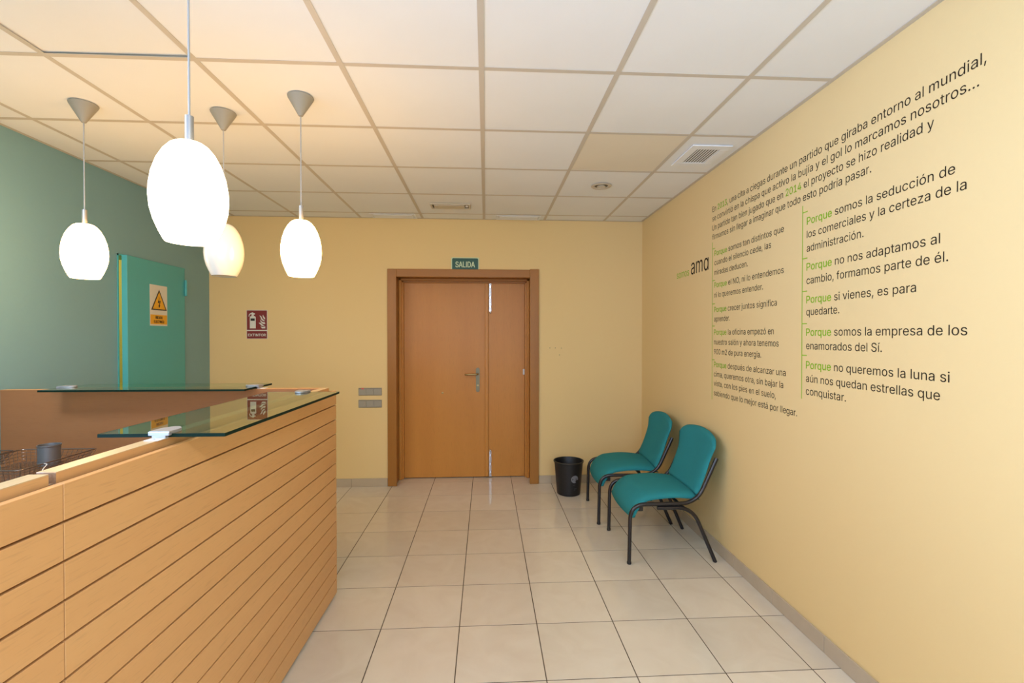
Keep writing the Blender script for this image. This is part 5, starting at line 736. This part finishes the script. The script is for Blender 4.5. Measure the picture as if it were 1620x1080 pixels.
# recessed round spotlight
t = thing('recessed_spotlight', 'small round recessed spotlight in the ceiling near the air vent', 'ceiling light', (0.886, 3.545, CE))
b = NB(); lathe(b, [(0.075, -0.001), (0.078, -0.005), (0.072, -0.009), (0.058, -0.009), (0.050, -0.0005)], 36, cap0=False, cap1=False); obj('spot_ring', b, M['fixture'], t, 'auto')
b = NB(); lathe(b, [(0.052, -0.0012), (0.052, -0.0006)], 30); obj('spot_recess', b, M['fixture_dark'], t)
b = NB(); lathe(b, [(0.030, -0.001), (0.034, -0.010), (0.022, -0.014), (0.012, -0.010)], 24); obj('spot_bulb', b, M['fixture'], t, 'auto')
# square air vent with louvres running away from the viewer
t = thing('air_vent', 'square air vent grille with louvres in the ceiling beside the right wall', 'vent', (1.375, 2.920, CE))
b = NB(); W2, H2, W1, H1 = 0.125, 0.165, 0.072, 0.110
bx(b, -W2, W2, -H2, -H1, -0.008, 0.0, bev=0.002); bx(b, -W2, W2, H1, H2, -0.008, 0.0, bev=0.002)
bx(b, -W2, -W1, -H1, H1, -0.008, 0.0, bev=0.002); bx(b, W1, W2, -H1, H1, -0.008, 0.0, bev=0.002)
obj('vent_frame', b, M['tile'], t)
b = NB(); bx(b, -W1, W1, -H1, H1, -0.0014, -0.0006); obj('vent_backing', b, M['vent_back'], t)
for k in range(8):
    x = -W1+0.003+k*0.0178
    b = NB(); poly(b, [(x+0.003, -H1, -0.0060), (x+0.012, -H1, -0.0060), (x+0.013, -H1, -0.0045), (x+0.004, -H1, -0.0045)], d=(0, 2*H1, 0)); obj('louvre', b, M['tile'], t)
# two flat air diffusers tight against the back wall
for cx, lab in ((-0.885, 'flat white air diffuser at the back wall, left of the exit sign'), (0.315, 'flat white air diffuser at the back wall, right of the exit sign')):
    t = thing('air_diffuser', lab, 'vent', (cx, 4.535, CE), group='air diffusers along the back wall')
    b = NB(); bx(b, -0.215, 0.215, -0.085, -0.068, -0.006, 0.0, bev=0.002); bx(b, -0.215, 0.215, 0.060, 0.077, -0.006, 0.0, bev=0.002)
    bx(b, -0.215, -0.198, -0.068, 0.06, -0.006, 0.0, bev=0.002); bx(b, 0.198, 0.215, -0.068, 0.06, -0.006, 0.0, bev=0.002)
    obj('diffuser_frame', b, M['tile'], t)
    b = NB(); bx(b, -0.185, 0.185, -0.050, 0.045, -0.008, -0.0005, bev=0.003); obj('diffuser_plate', b, M['tile'], t)

# ------------------------------------------------------------------ pendant lamps
def pendant(loc, z_bot, lit, label, rose_z=CE):
    t = thing('pendant_lamp', label, 'lamp', (loc[0], loc[1], CE), group='egg-shaped pendant lamps over the counter')
    zb = z_bot-CE; Hh = 0.272; zt = zb+Hh
    b = NB()
    lathe(b, [(0.004, -0.094), (0.010, -0.092), (0.058, -0.008), (0.060, -0.002), (0.058, 0.0)], 36); obj('ceiling_rose', b, M['rose'], t, 'auto')
    b = NB(); tube(b, [(0, 0, -0.09), (0, 0, zt+0.065)], 0.0028, 8); obj('cord', b, M['cord'], t, 'auto')
    b = NB(); lathe(b, [(0.005, zt+0.072), (0.0105, zt+0.070), (0.0105, zt+0.004), (0.013, zt+0.003), (0.013, zt-0.004)], 20); obj('lamp_holder', b, M['holder'], t, 'auto')
    prof = [(0.0, .999), (0.020, .998), (0.034, .985), (0.046, .955), (0.060, .890), (0.074, .790), (0.085, .660), (0.0905, .530), (0.0915, .430), (0.089, .320), (0.0815, .205), (0.070, .095), (0.060, .018), (0.057, .002), (0.054, 0.0), (0.050, .006), (0.0, .012)]
    pr = []
    for i in range(len(prof)-1):
        (r0, h0), (r1, h1) = prof[i], prof[i+1]
        for k in range(2): pr.append((r0+(r1-r0)*k/2, zb+Hh*(h0+(h1-h0)*k/2)))
    pr.append((0.0, zb+Hh*.012)); pr[0] = (0.0005, zt); pr[-1] = (0.0005, pr[-1][1])
    b = NB(); lathe(b, pr, 48); obj('lamp_shade', b, lit if lit else M['opal_off'], t, 'auto')
    return t
pendant((-0.804, 1.315), 1.728, M['opal_lit_soft'], 'lit white glass pendant hanging nearest the viewer, largest in view')
pendant((-2.007, 2.450), 1.765, M['opal_lit'], 'lit white glass pendant at the far left before the teal wall')
pendant((-1.358, 2.500), 1.786, None, 'unlit cream glass pendant half hidden behind the nearest one')
pendant((-0.897, 2.320), 1.766, M['opal_lit'], 'lit white glass pendant on the right, before the cream back wall')

# ------------------------------------------------------------------ reception counter
AR = 0.0165
ct = thing('reception_counter', 'beech reception counter clad in horizontal slats with a raised rail on top', 'counter', (-0.850, 2.690, 0), -AR)
SP, GAP, TOPZ = 0.0825, 0.0055, 1.166
YJ, YN = -1.676, -3.35      # vertical joint / near end, local y
XFAR = -1.76                # far arm length (to the left wall)
ARM_Y1 = 0.0
k = 0; z = TOPZ
slat_z = []
while z > 0.02:
    zb = max(z-(SP-GAP), 0.004); slat_z.append((zb, z)); z -= SP
for zb, zt in slat_z:
    for ya, yb in ((YJ+0.0010, -0.0005), (YN, YJ-0.0010)):
        b = NB(); bx(b, -0.018, 0.0, ya, yb, zb, zt, bev=0.0009); obj('slat', b, M['beech'], ct)
    b = NB(); bx(b, XFAR, -0.0185, -0.018, -0.0005, zb, zt, bev=0.0009); obj('slat', b, M['beech_x'], ct)
b = NB(); bx(b, -0.030, -0.0182, YN, -0.0185, 0.001, TOPZ-0.004); bx(b, XFAR, -0.030, -0.030, -0.0182, 0.001, TOPZ-0.004); obj('slat_backing', b, M['slot'], ct)
RT = 1.186
NZ = YJ+0.010
# raised rail: two lengths with a notch, ends of raw chipboard
for ya, yb in ((NZ+0.0085, -0.028), (YN, NZ-0.0085)):
    b = NB(); bx(b, -0.071, -0.031, ya, yb, 0.12, RT-0.002); o = obj('inner_panel', b, M['beech'], ct)
    b = NB(); bx(b, -0.0712, -0.0308, ya-0.0004, yb, RT-0.002, RT); obj('top_edging', b, M['beech_top'], ct)
b = NB(); bx(b, -0.0705, -0.0315, NZ+0.0076, NZ+0.0085, 0.9, RT-0.0022); obj('raw_end', b, M['chip'], ct)
b = NB(); bx(b, -0.0700, -0.0360, NZ-0.0084, NZ+0.0075, 0.12, TOPZ-0.004); obj('notch_filler', b, M['chip'], ct)
b = NB(); bx(b, XFAR, -0.0715, -0.071, -0.030, 0.12, RT-0.002); obj('inner_panel', b, M['beech_shaded'], ct)
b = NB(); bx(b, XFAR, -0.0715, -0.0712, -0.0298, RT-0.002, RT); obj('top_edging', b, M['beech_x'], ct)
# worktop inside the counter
b = NB(); bx(b, -0.72, -0.0715, YN, -0.0715, 0.725, 0.750, bev=0.002); bx(b, XFAR, -0.72, -0.80, -0.0715, 0.725, 0.750, bev=0.002); obj('worktop', b, M['beech_shaded'], ct)
for x, y in ((-0.60, YN+0.02), (-1.3, -0.78)):
    b = NB(); bx(b, x-0.012, x+0.012, y, y+0.55, 0.001, 0.725); obj('side_support', b, M['beech_shaded'], ct)

# ------------------------------------------------------------------ glass shelves
GZ0, GZ1 = 1.1885, 1.1985
def glass_shelf(x0, x1, y0, y1, label, rot=0):
    t = thing('glass_shelf', label, 'glass shelf', ((x0+x1)/2, (y0+y1)/2, GZ0), rot, group='glass shelves on the counter')
    w_, h_ = (x1-x0)/2, (y1-y0)/2
    b = NB(); bx(b, -w_, w_, -h_, h_, 0, GZ1-GZ0); obj('glass_pane', b, M['glass'], t)
    b = NB(); e = 0.0006
    for q in ((-w_-e, w_+e, -h_-e, -h_), (-w_-e, w_+e, h_, h_+e), (-w_-e, -w_, -h_, h_), (w_, w_+e, -h_, h_)):
        bx(b, *q, 0.0, GZ1-GZ0)
    obj('glass_rim', b, M['glass_edge'], t)
    return t
glass_shelf(-1.085, -0.737, 1.365, 2.364, 'clear glass shelf with green edge on the near side of the counter', -AR*0.6)
glass_shelf(-2.285, -1.262, 2.500, 2.815, 'clear glass shelf with green edge on the far arm of the counter')

# clamps gripping the glass: D-shaped jaws, spine and foot
def clamp(loc, rot, label, first=[None]):
    if first[0] is None:
        t = thing('glass_clamp', label, 'clamp', loc, rot, group='glass clamps on the counter rail')
        def dshape(w_, l_, z0, z1, n=16):
            pts = [(-w_, 0), (w_, 0), (w_, l_*0.42)]
            for k in range(1, n): a = math.pi*k/n; pts.append((w_*math.cos(a), l_*0.42+l_*0.58*math.sin(a)))
            pts.append((-w_, l_*0.42))
            bb = NB(); poly(bb, [(p[0], p[1]-0.014, z0) for p in pts], d=(0, 0, z1-z0))
            es = [e for e in bb.edges if abs(e.verts[0].co.z-e.verts[1].co.z) < 1e-6]
            bmesh.ops.bevel(bb, geom=es, offset=0.0018, segments=2, affect='EDGES'); return bb
        h = GZ1-RT
        obj('upper_jaw', dshape(0.029, 0.080, h+0.0003, h+0.0085), M['clamp'], t, 'auto')
        b = NB(); bx(b, -0.029, 0.029, -0.0155, -0.003, h-0.004, h+0.007, bev=0.0015); bx(b, -0.019, 0.019, -0.015, -0.003, 0.0005, h+0.001, bev=0.001); obj('clamp_spine', b, M['clamp'], t)
        b = NB(); bx(b, -0.019, 0.019, -0.045, -0.002, 0.0002, 0.0024, bev=0.0006); obj('mounting_foot', b, M['white_plastic'], t)
        b = NB(); lathe(b, [(0.004, 0.0024), (0.004, 0.0036)], 10, 0, -0.032, 0); obj('foot_screw', b, M['chrome'], t)
        first[0] = t; return t
    return dup(first[0], loc, rot, label)
clamp((-0.915, 1.366, RT), -AR, 'silver clamp on the near edge of the near glass shelf')
clamp((-0.905, 2.362, RT), math.pi-AR, 'round-nosed chrome clamp at the far end of the near glass shelf')
clamp((-2.286, 2.650, RT), R(-90), 'small clamp at the left end of the far glass shelf')
clamp((-1.261, 2.650, RT), R(90), 'small dark clamp at the right end of the far glass shelf')

# ------------------------------------------------------------------ wire trays and cup on the desk
def letter_tray(loc, rot, label):
    t = thing('wire_tray', label, 'tray', loc, rot, group='stacked wire trays behind the counter')
    w_, d_, h_ = 0.150, 0.165, 0.055; fl = 0.022
    def rect(z, ex): return [(-w_-ex, -d_-ex, z), (w_+ex, -d_-ex, z), (w_+ex, d_+ex, z), (-w_-ex, d_+ex, z)]
    def loop(bb, p, r): 
        q = fillet([(p[0][0]+(p[1][0]-p[0][0])*.5, p[0][1], p[0][2]), p[1], p[2], p[3], p[0], (p[0][0]+(p[1][0]-p[0][0])*.5, p[0][1], p[0][2])], 0.02, 4)
        tube(bb, q, r, 6)
    b = NB(); loop(b, rect(h_, fl), 0.0028); obj('rim', b, M['wire'], t, 'auto')
    b = NB()
    for q in (0.25, 0.5, 0.75): loop(b, rect(h_*q, fl*q), 0.0011)
    n = 16
    for k in range(n+1):
        x = -w_+2*w_*k/n; s = 1+fl/w_
        tube(b, [(x*s, -d_-fl, h_), (x, -d_, 0.001), (x, d_, 0.001), (x*s, d_+fl, h_)], 0.0012, 5)
    n = 17
    for k in range(n+1):
        y = -d_+2*d_*k/n; s = 1+fl/d_
        tube(b, [(-w_-fl, y*s, h_), (-w_, y, 0.0015), (w_, y, 0.0015), (w_+fl, y*s, h_)], 0.0012, 5)
    o = obj('wire_mesh', b, M['wire'], t, 'auto'); o['kind'] = 'stuff'
    for sx_ in (-1, 1):
        for sy_ in (-1, 1):
            b = NB(); tube(b, [(sx_*(w_-0.01), sy_*(d_-0.02), -0.123), (sx_*(w_-0.01), sy_*(d_-0.02), 0.001)], 0.0025, 6); obj('leg', b, M['wire'], t, 'auto')
    return t
tr = letter_tray((-2.056, 2.170, 0.8755), 0.0, 'dark wire letter tray on legs holding the grey cup')
dup(tr, (-2.412, 2.150, 0.8755), 0.02, 'dark wire letter tray on legs at the left edge of view')
cp = thing('pen_cup', 'grey metal pen cup standing in the wire tray', 'cup', (-2.025, 2.270, 0.8785))
b = NB(); lathe(b, [(0.038, 0.0), (0.040, 0.002), (0.0405, 0.086), (0.043, 0.089), (0.043, 0.094), (0.0395, 0.094), (0.0385, 0.088), (0.0375, 0.004), (0.0005, 0.0035)], 40); obj('cup_body', b, M['cup'], cp, 'auto')
b = NB(); lathe(b, [(0.0400, 0.012), (0.0418, 0.013), (0.0418, 0.015), (0.0402, 0.016)], 40, cap0=False, cap1=False); obj('raised_band', b, M['cup'], cp, 'auto')
b = NB(); tube(b, fillet([(-1.735, 1.905, 0.930), (-1.765, 1.95, 0.945), (-1.80, 2.01, 0.949), (-1.85, 2.05, 0.940)], 0.03), 0.0016, 6)
tag(obj('white_cable', b, M['white_plastic'], None, 'auto'), 'short bent white cable lying over the tray before the grey cup', 'cable')

# ------------------------------------------------------------------ waste bin
bn = thing('waste_bin', 'black plastic waste bin with a grey round emblem beside the chairs', 'bin', (0.775, 4.325, 0))
RB, RTp, HB = 0.108, 0.134, 0.312
b = NB(); lathe(b, [(0.100, 0.001), (RB, 0.006), (RTp, HB-0.010), (RTp+0.006, HB-0.012), (RTp+0.009, HB-0.004), (RTp+0.007, HB), (RTp-0.002, HB), (RTp-0.004, HB-0.006), (RB-0.004, 0.010), (0.001, 0.008)], 48)
obj('bin_body', b, M['black_plastic'], bn, 'auto')
def binp(a, z, o=0.0006):
    r = RB+(RTp-RB)*(z-0.006)/(HB-0.016)+o; return (r*math.sin(a), -r*math.cos(a), z)
def disc_patch(a0, zc, rad, o, n=28):
    rr = 0.120; bb = NB(); c = bb.verts.new(binp(a0, zc, o)); ring = [bb.verts.new(binp(a0+rad*math.cos(2*math.pi*k/n)/rr, zc+rad*math.sin(2*math.pi*k/n), o)) for k in range(n)]
    for k in range(n): bb.faces.new((c, ring[k], ring[(k+1) % n]))
    return bb
A0 = 0.30
obj('emblem', disc_patch(A0, 0.165, 0.035, 0.0010), M['grey_print'], bn)
obj('emblem_cutout', disc_patch(A0+0.19, 0.144, 0.0150, 0.0018), M['black_plastic'], bn)
for z_, a_, b_ in ((0.107, -0.17, 0.05), (0.072, -0.03, 0.24), (0.060, -0.05, 0.10)):
    n = 10; b = NB()
    for k in range(n):
        u0, u1 = A0+a_+(b_-a_)*k/n, A0+a_+(b_-a_)*(k+0.8)/n
        poly(b, [binp(u0, z_, .001), binp(u1, z_, .001), binp(u1, z_+0.008, .001), binp(u0, z_+0.008, .001)])
    obj('small_print', b, M['dark_print'], bn)['kind'] = 'stuff'

# ------------------------------------------------------------------ chairs   local: x = forward (towards sitter's knees), y = sideways
def chair(loc, rot, label):
    t = thing('waiting_chair', label, 'chair', loc, rot, group='teal waiting chairs against the right wall')
    hw = 0.262
    TR = 0.0125
    for s in (-1, 1):
        y = s*hw
        # side tube: front leg, seat rail, back upright in one bend
        p = fillet([(0.285, y, 0.001), (0.278, y, 0.385), (-0.160, y, 0.388), (-0.292, y, 0.680)], [0.10, 0.11], 12)
        b = NB(); tube(b, p, TR, 14); obj('front_leg_and_back_tube', b, M['black_tube'], t, 'auto')
        # rear leg joined below the rail
        p = fillet([(0.10, y, 0.360), (-0.130, y, 0.362), (-0.285, y, 0.001)], [0.11], 12)
        b = NB(); tube(b, p, TR, 14); obj('rear_leg', b, M['black_tube'], t, 'auto')
        b = NB(); lathe(b, [(0.0135, 0.0), (0.0145, 0.002), (0.0145, 0.014), (0.0130, 0.016)], 14, 0.285, y, 0.0005); obj('foot_cap', b, M['black_plastic'], t, 'auto')
    b = NB(); tube(b, [(0.205, -hw, 0.362), (0.205, hw, 0.362)], 0.011, 12); tube(b, [(-0.07, -hw, 0.362), (-0.07, hw, 0.362)], 0.011, 12); obj('cross_bar', b, M['black_tube'], t, 'auto')
    for ya in (-hw+0.012, hw-0.040):
        b = NB(); bx(b, 0.190, 0.225, ya, ya+0.028, 0.335, 0.365, bev=0.003); obj('linking_bracket', b, M['black_plastic'], t)
    # seat cushion: grid surface with waterfall front, bowed plan, crowned top
    def grid_solid(f_top, f_bot, nu, nv):
        bb = NB(); tp = [[bb.verts.new(f_top(i/nu, j/nv)) for j in range(nv+1)] for i in range(nu+1)]
        bt = [[bb.verts.new(f_bot(i/nu, j/nv)) for j in range(nv+1)] for i in range(nu+1)]
        for i in range(nu):
            for j in range(nv):
                bb.faces.new((tp[i][j], tp[i+1][j], tp[i+1][j+1], tp[i][j+1])); bb.faces.new((bt[i][j], bt[i][j+1], bt[i+1][j+1], bt[i+1][j]))
        for i in range(nu):
            bb.faces.new((tp[i][0], bt[i][0], bt[i+1][0], tp[i+1][0])); bb.faces.new((tp[i][nv], tp[i+1][nv], bt[i+1][nv], bt[i][nv]))
        for j in range(nv):
            bb.faces.new((tp[0][j], tp[0][j+1], bt[0][j+1], bt[0][j])); bb.faces.new((tp[nu][j], bt[nu][j], bt[nu][j+1], tp[nu][j+1]))
        return bb
    def edge(v, p=5):   # soft rounding towards sides, 1 in the middle, 0 at the edge
        a = abs(2*v-1); return (1-a**p)**(1/2.2)
    def sx(u, v):
        bow = 0.022*(1-(2*v-1)**2)
        xf = 0.268+bow; xb = -0.192
        return xb+(xf-xb)*u
    def seat_w(u): return 0.257-0.014*(1-u)**2
    def seat_z(u):   # spine height: dips to back, falls at front
        z_ = 0.402+0.018*math.sin(math.pi*min(u/0.8, 1))
        if u > 0.72: z_ -= 0.105*((u-0.72)/0.28)**2.2
        return z_
    def ftop(u, v):
        e = edge(v, 4)*min(1, (u/0.06)**0.5 if u < 0.06 else 1)*(1 if u < 0.94 else max(0.0, 1-((u-0.94)/0.06)**2)**0.5)
        return (sx(u, v), (2*v-1)*seat_w(u), seat_z(u)+0.040*e)
    def fbot(u, v):
        e = edge(v, 4)
        xx = sx(u, v)-(0.022*max(0, (u-0.8)/0.2))
        return (xx, (2*v-1)*(seat_w(u)-0.004), seat_z(u)-0.012*e)
    obj('seat', grid_solid(ftop, fbot, 34, 26), M['teal_fab'], t, True)
    # backrest: wide pad with an arched top, in front of the uprights
    def bpt(u, v, off):
        c = 2*v-1; ac = abs(c)
        ztop = 0.832-0.045*c*c-0.042*max(0.0, (ac-0.72)/0.28)**2.2
        zz = 0.428+(ztop-0.428)*u
        hw_ = 0.248+0.040*max(0.0, (u-0.62)/0.38)**1.5
        xx = -0.182-0.37*(zz-0.42)
        xx += 0.016*c*c*(0.3+0.7*u)       # wraps forward at the sides
        xx += -0.012*math.sin(math.pi*u)+0.006*u # lumbar
        n_ = Vector((1, 0, 0.27)).normalized()
        return Vector((xx, c*hw_, zz))+n_*off
    def bf(u, v):
        e = edge(v, 5)*(1 if u < 0.93 else max(0.0, 1-((u-0.93)/0.07)**2)**0.5)*(min(1, u/0.05)**0.5)
        return bpt(u, v, 0.012+0.022*e)
    def bb_(u, v):
        e = edge(v, 5)*(1 if u < 0.93 else max(0.0, 1-((u-0.93)/0.07)**2)**0.5)
        return bpt(u, v, 0.010-0.016*e)
    obj('backrest', grid_solid(bf, bb_, 34, 26), M['teal_fab'], t, True)
    return t
ch = chair((1.214, 3.212, 0), math.pi-0.012, 'teal upholstered waiting chair nearer the viewer, in front by the right wall')
dup(ch, (1.182, 3.842, 0), math.pi-0.055, 'teal upholstered waiting chair further back, between the near chair and waste bin')

# ------------------------------------------------------------------ wall lettering on the right wall (reading direction = -Y)
XT = XR-0.0006
CAP = 0.0375
def line_(parent, body, y_left, y_right, z, green=None, cap=CAP):
    """one line of vinyl lettering, a part per word; `green` marks the word cut from lime vinyl"""
    lo, hi, tot = ink(body); sx = (y_left-y_right)/(hi-lo)
    x = 0
    for wd in body.split(' '):
        pieces = [(wd, None)]
        if green and wd.startswith(green): pieces = [(green, 1)]+([(wd[len(green):], None)] if wd != green else [])
        for txt, gr in pieces:
            o = text_obj('word', txt, cap, M['green_vinyl'] if gr else M['vinyl'], parent, (XT, y_left-(x-lo)*sx, z), (0, -1, 0), sx=sx, x_start=0, off=0.014 if gr else 0)
            if gr: o['label'] = 'lime green word '+txt
            x += sum(GL[c][0] for c in txt)
        x += GL[' '][0]
def lettering(label):
    return thing('wall_lettering', label, 'lettering', (0, 0, 0), group='vinyl lettering on the right wall')
w1 = lettering('four-line dark vinyl introduction across the top of the right wall')
line_(w1, 'En 2013, una cita a ciegas durante un partido que giraba entorno al mundial,', 3.172, 1.392, 2.340, '2013')
line_(w1, 'se convirtió en la chispa que activo la bujía y el gol lo marcamos nosotros...', 3.172, 1.413, 2.276)
line_(w1, 'Un partido tan bien jugado que en 2014 el proyecto se hizo realidad y', 3.172, 1.563, 2.211, '2014')
line_(w1, 'firmamos sin llegar a imaginar que todo esto podría pasar.', 3.172, 1.830, 2.147)
w2 = lettering('left column of small dark paragraphs beginning with green words')
for body, yr, z, gr in (
    ('Porque somos tan distintos que', 2.390, 2.030, 1), ('cuando el silencio cede, las', 2.500, 1.966, 0), ('miradas deducen.', 2.730, 1.898, 0),
    ('Porque el NO, ni lo entendemos', 2.389, 1.811, 1), ('ni lo queremos entender.', 2.574, 1.742, 0),
    ('Porque crecer juntos significa', 2.446, 1.642, 1), ('aprender.', 2.935, 1.577, 0),
    ('Porque la oficina empezó en', 2.472, 1.486, 1), ('nuestro salón y ahora tenemos', 2.428, 1.419, 0), ('900 m2 de pura energía.', 2.588, 1.352, 0),
    ('Porque después de alcanzar una', 2.368, 1.264, 1), ('cima, queremos otra, sin bajar la', 2.387, 1.198, 0), ('vista, con los pies en el suelo,', 2.452, 1.134, 0), ('sabiendo que lo mejor está por llegar.', 2.276, 1.067, 0)):
    line_(w2, body, 3.140, yr, z, 'Porque' if gr else None, 0.036)
w3 = lettering('right column of large dark paragraphs beginning with green words')
for body, yr, z, gr in (
    ('Porque somos la seducción de', 1.487, 2.023, 1), ('los comerciales y la certeza de la', 1.449, 1.958, 0), ('administración.', 1.867, 1.890, 0),
    ('Porque no nos adaptamos al', 1.537, 1.798, 1), ('cambio, formamos parte de él.', 1.508, 1.731, 0),
    ('Porque si vienes, es para', 1.626, 1.637, 1), ('quedarte.', 1.998, 1.577, 0),
    ('Porque somos la empresa de los', 1.442, 1.477, 1), ('enamorados del Sí.', 1.772, 1.411, 0),
    ('Porque no queremos la luna si', 1.499, 1.316, 1), ('aún nos quedan estrellas que', 1.532, 1.250, 0), ('conquistar.', 1.956, 1.187, 0)):
    line_(w3, body, 2.212, yr, z, 'Porque' if gr else None, 0.036)
def rule(parent, yv, z0, z1, ticks, tl):
    b = NB(); bx(b, XT-0.0003, XT, yv-0.0022, yv+0.0022, z0, z1)
    for z_ in ticks: bx(b, XT-0.0003, XT, yv-tl, yv-0.002, z_-0.0022, z_+0.0022)
    obj('green_rule', b, M['green_vinyl'], parent)
rule(w2, 3.168, 1.034, 2.130, (2.083, 1.862, 1.700, 1.546, 1.312), 0.036)
rule(w3, 2.243, 1.162, 2.125, (2.089, 1.860, 1.697, 1.537, 1.380), 0.036)
w4 = lettering('small green somos and larger dark logo word left of the columns')
text_obj('lettering', 'somos', 0.058, M['green_vinyl'], w4, (XT, 3.775, 1.950), (0, -1, 0), width=0.232)
text_obj('logo_word', 'am\u0251', 0.118, M['vinyl'], w4, (XT, 3.510, 1.950), (0, -1, 0), width=0.283)
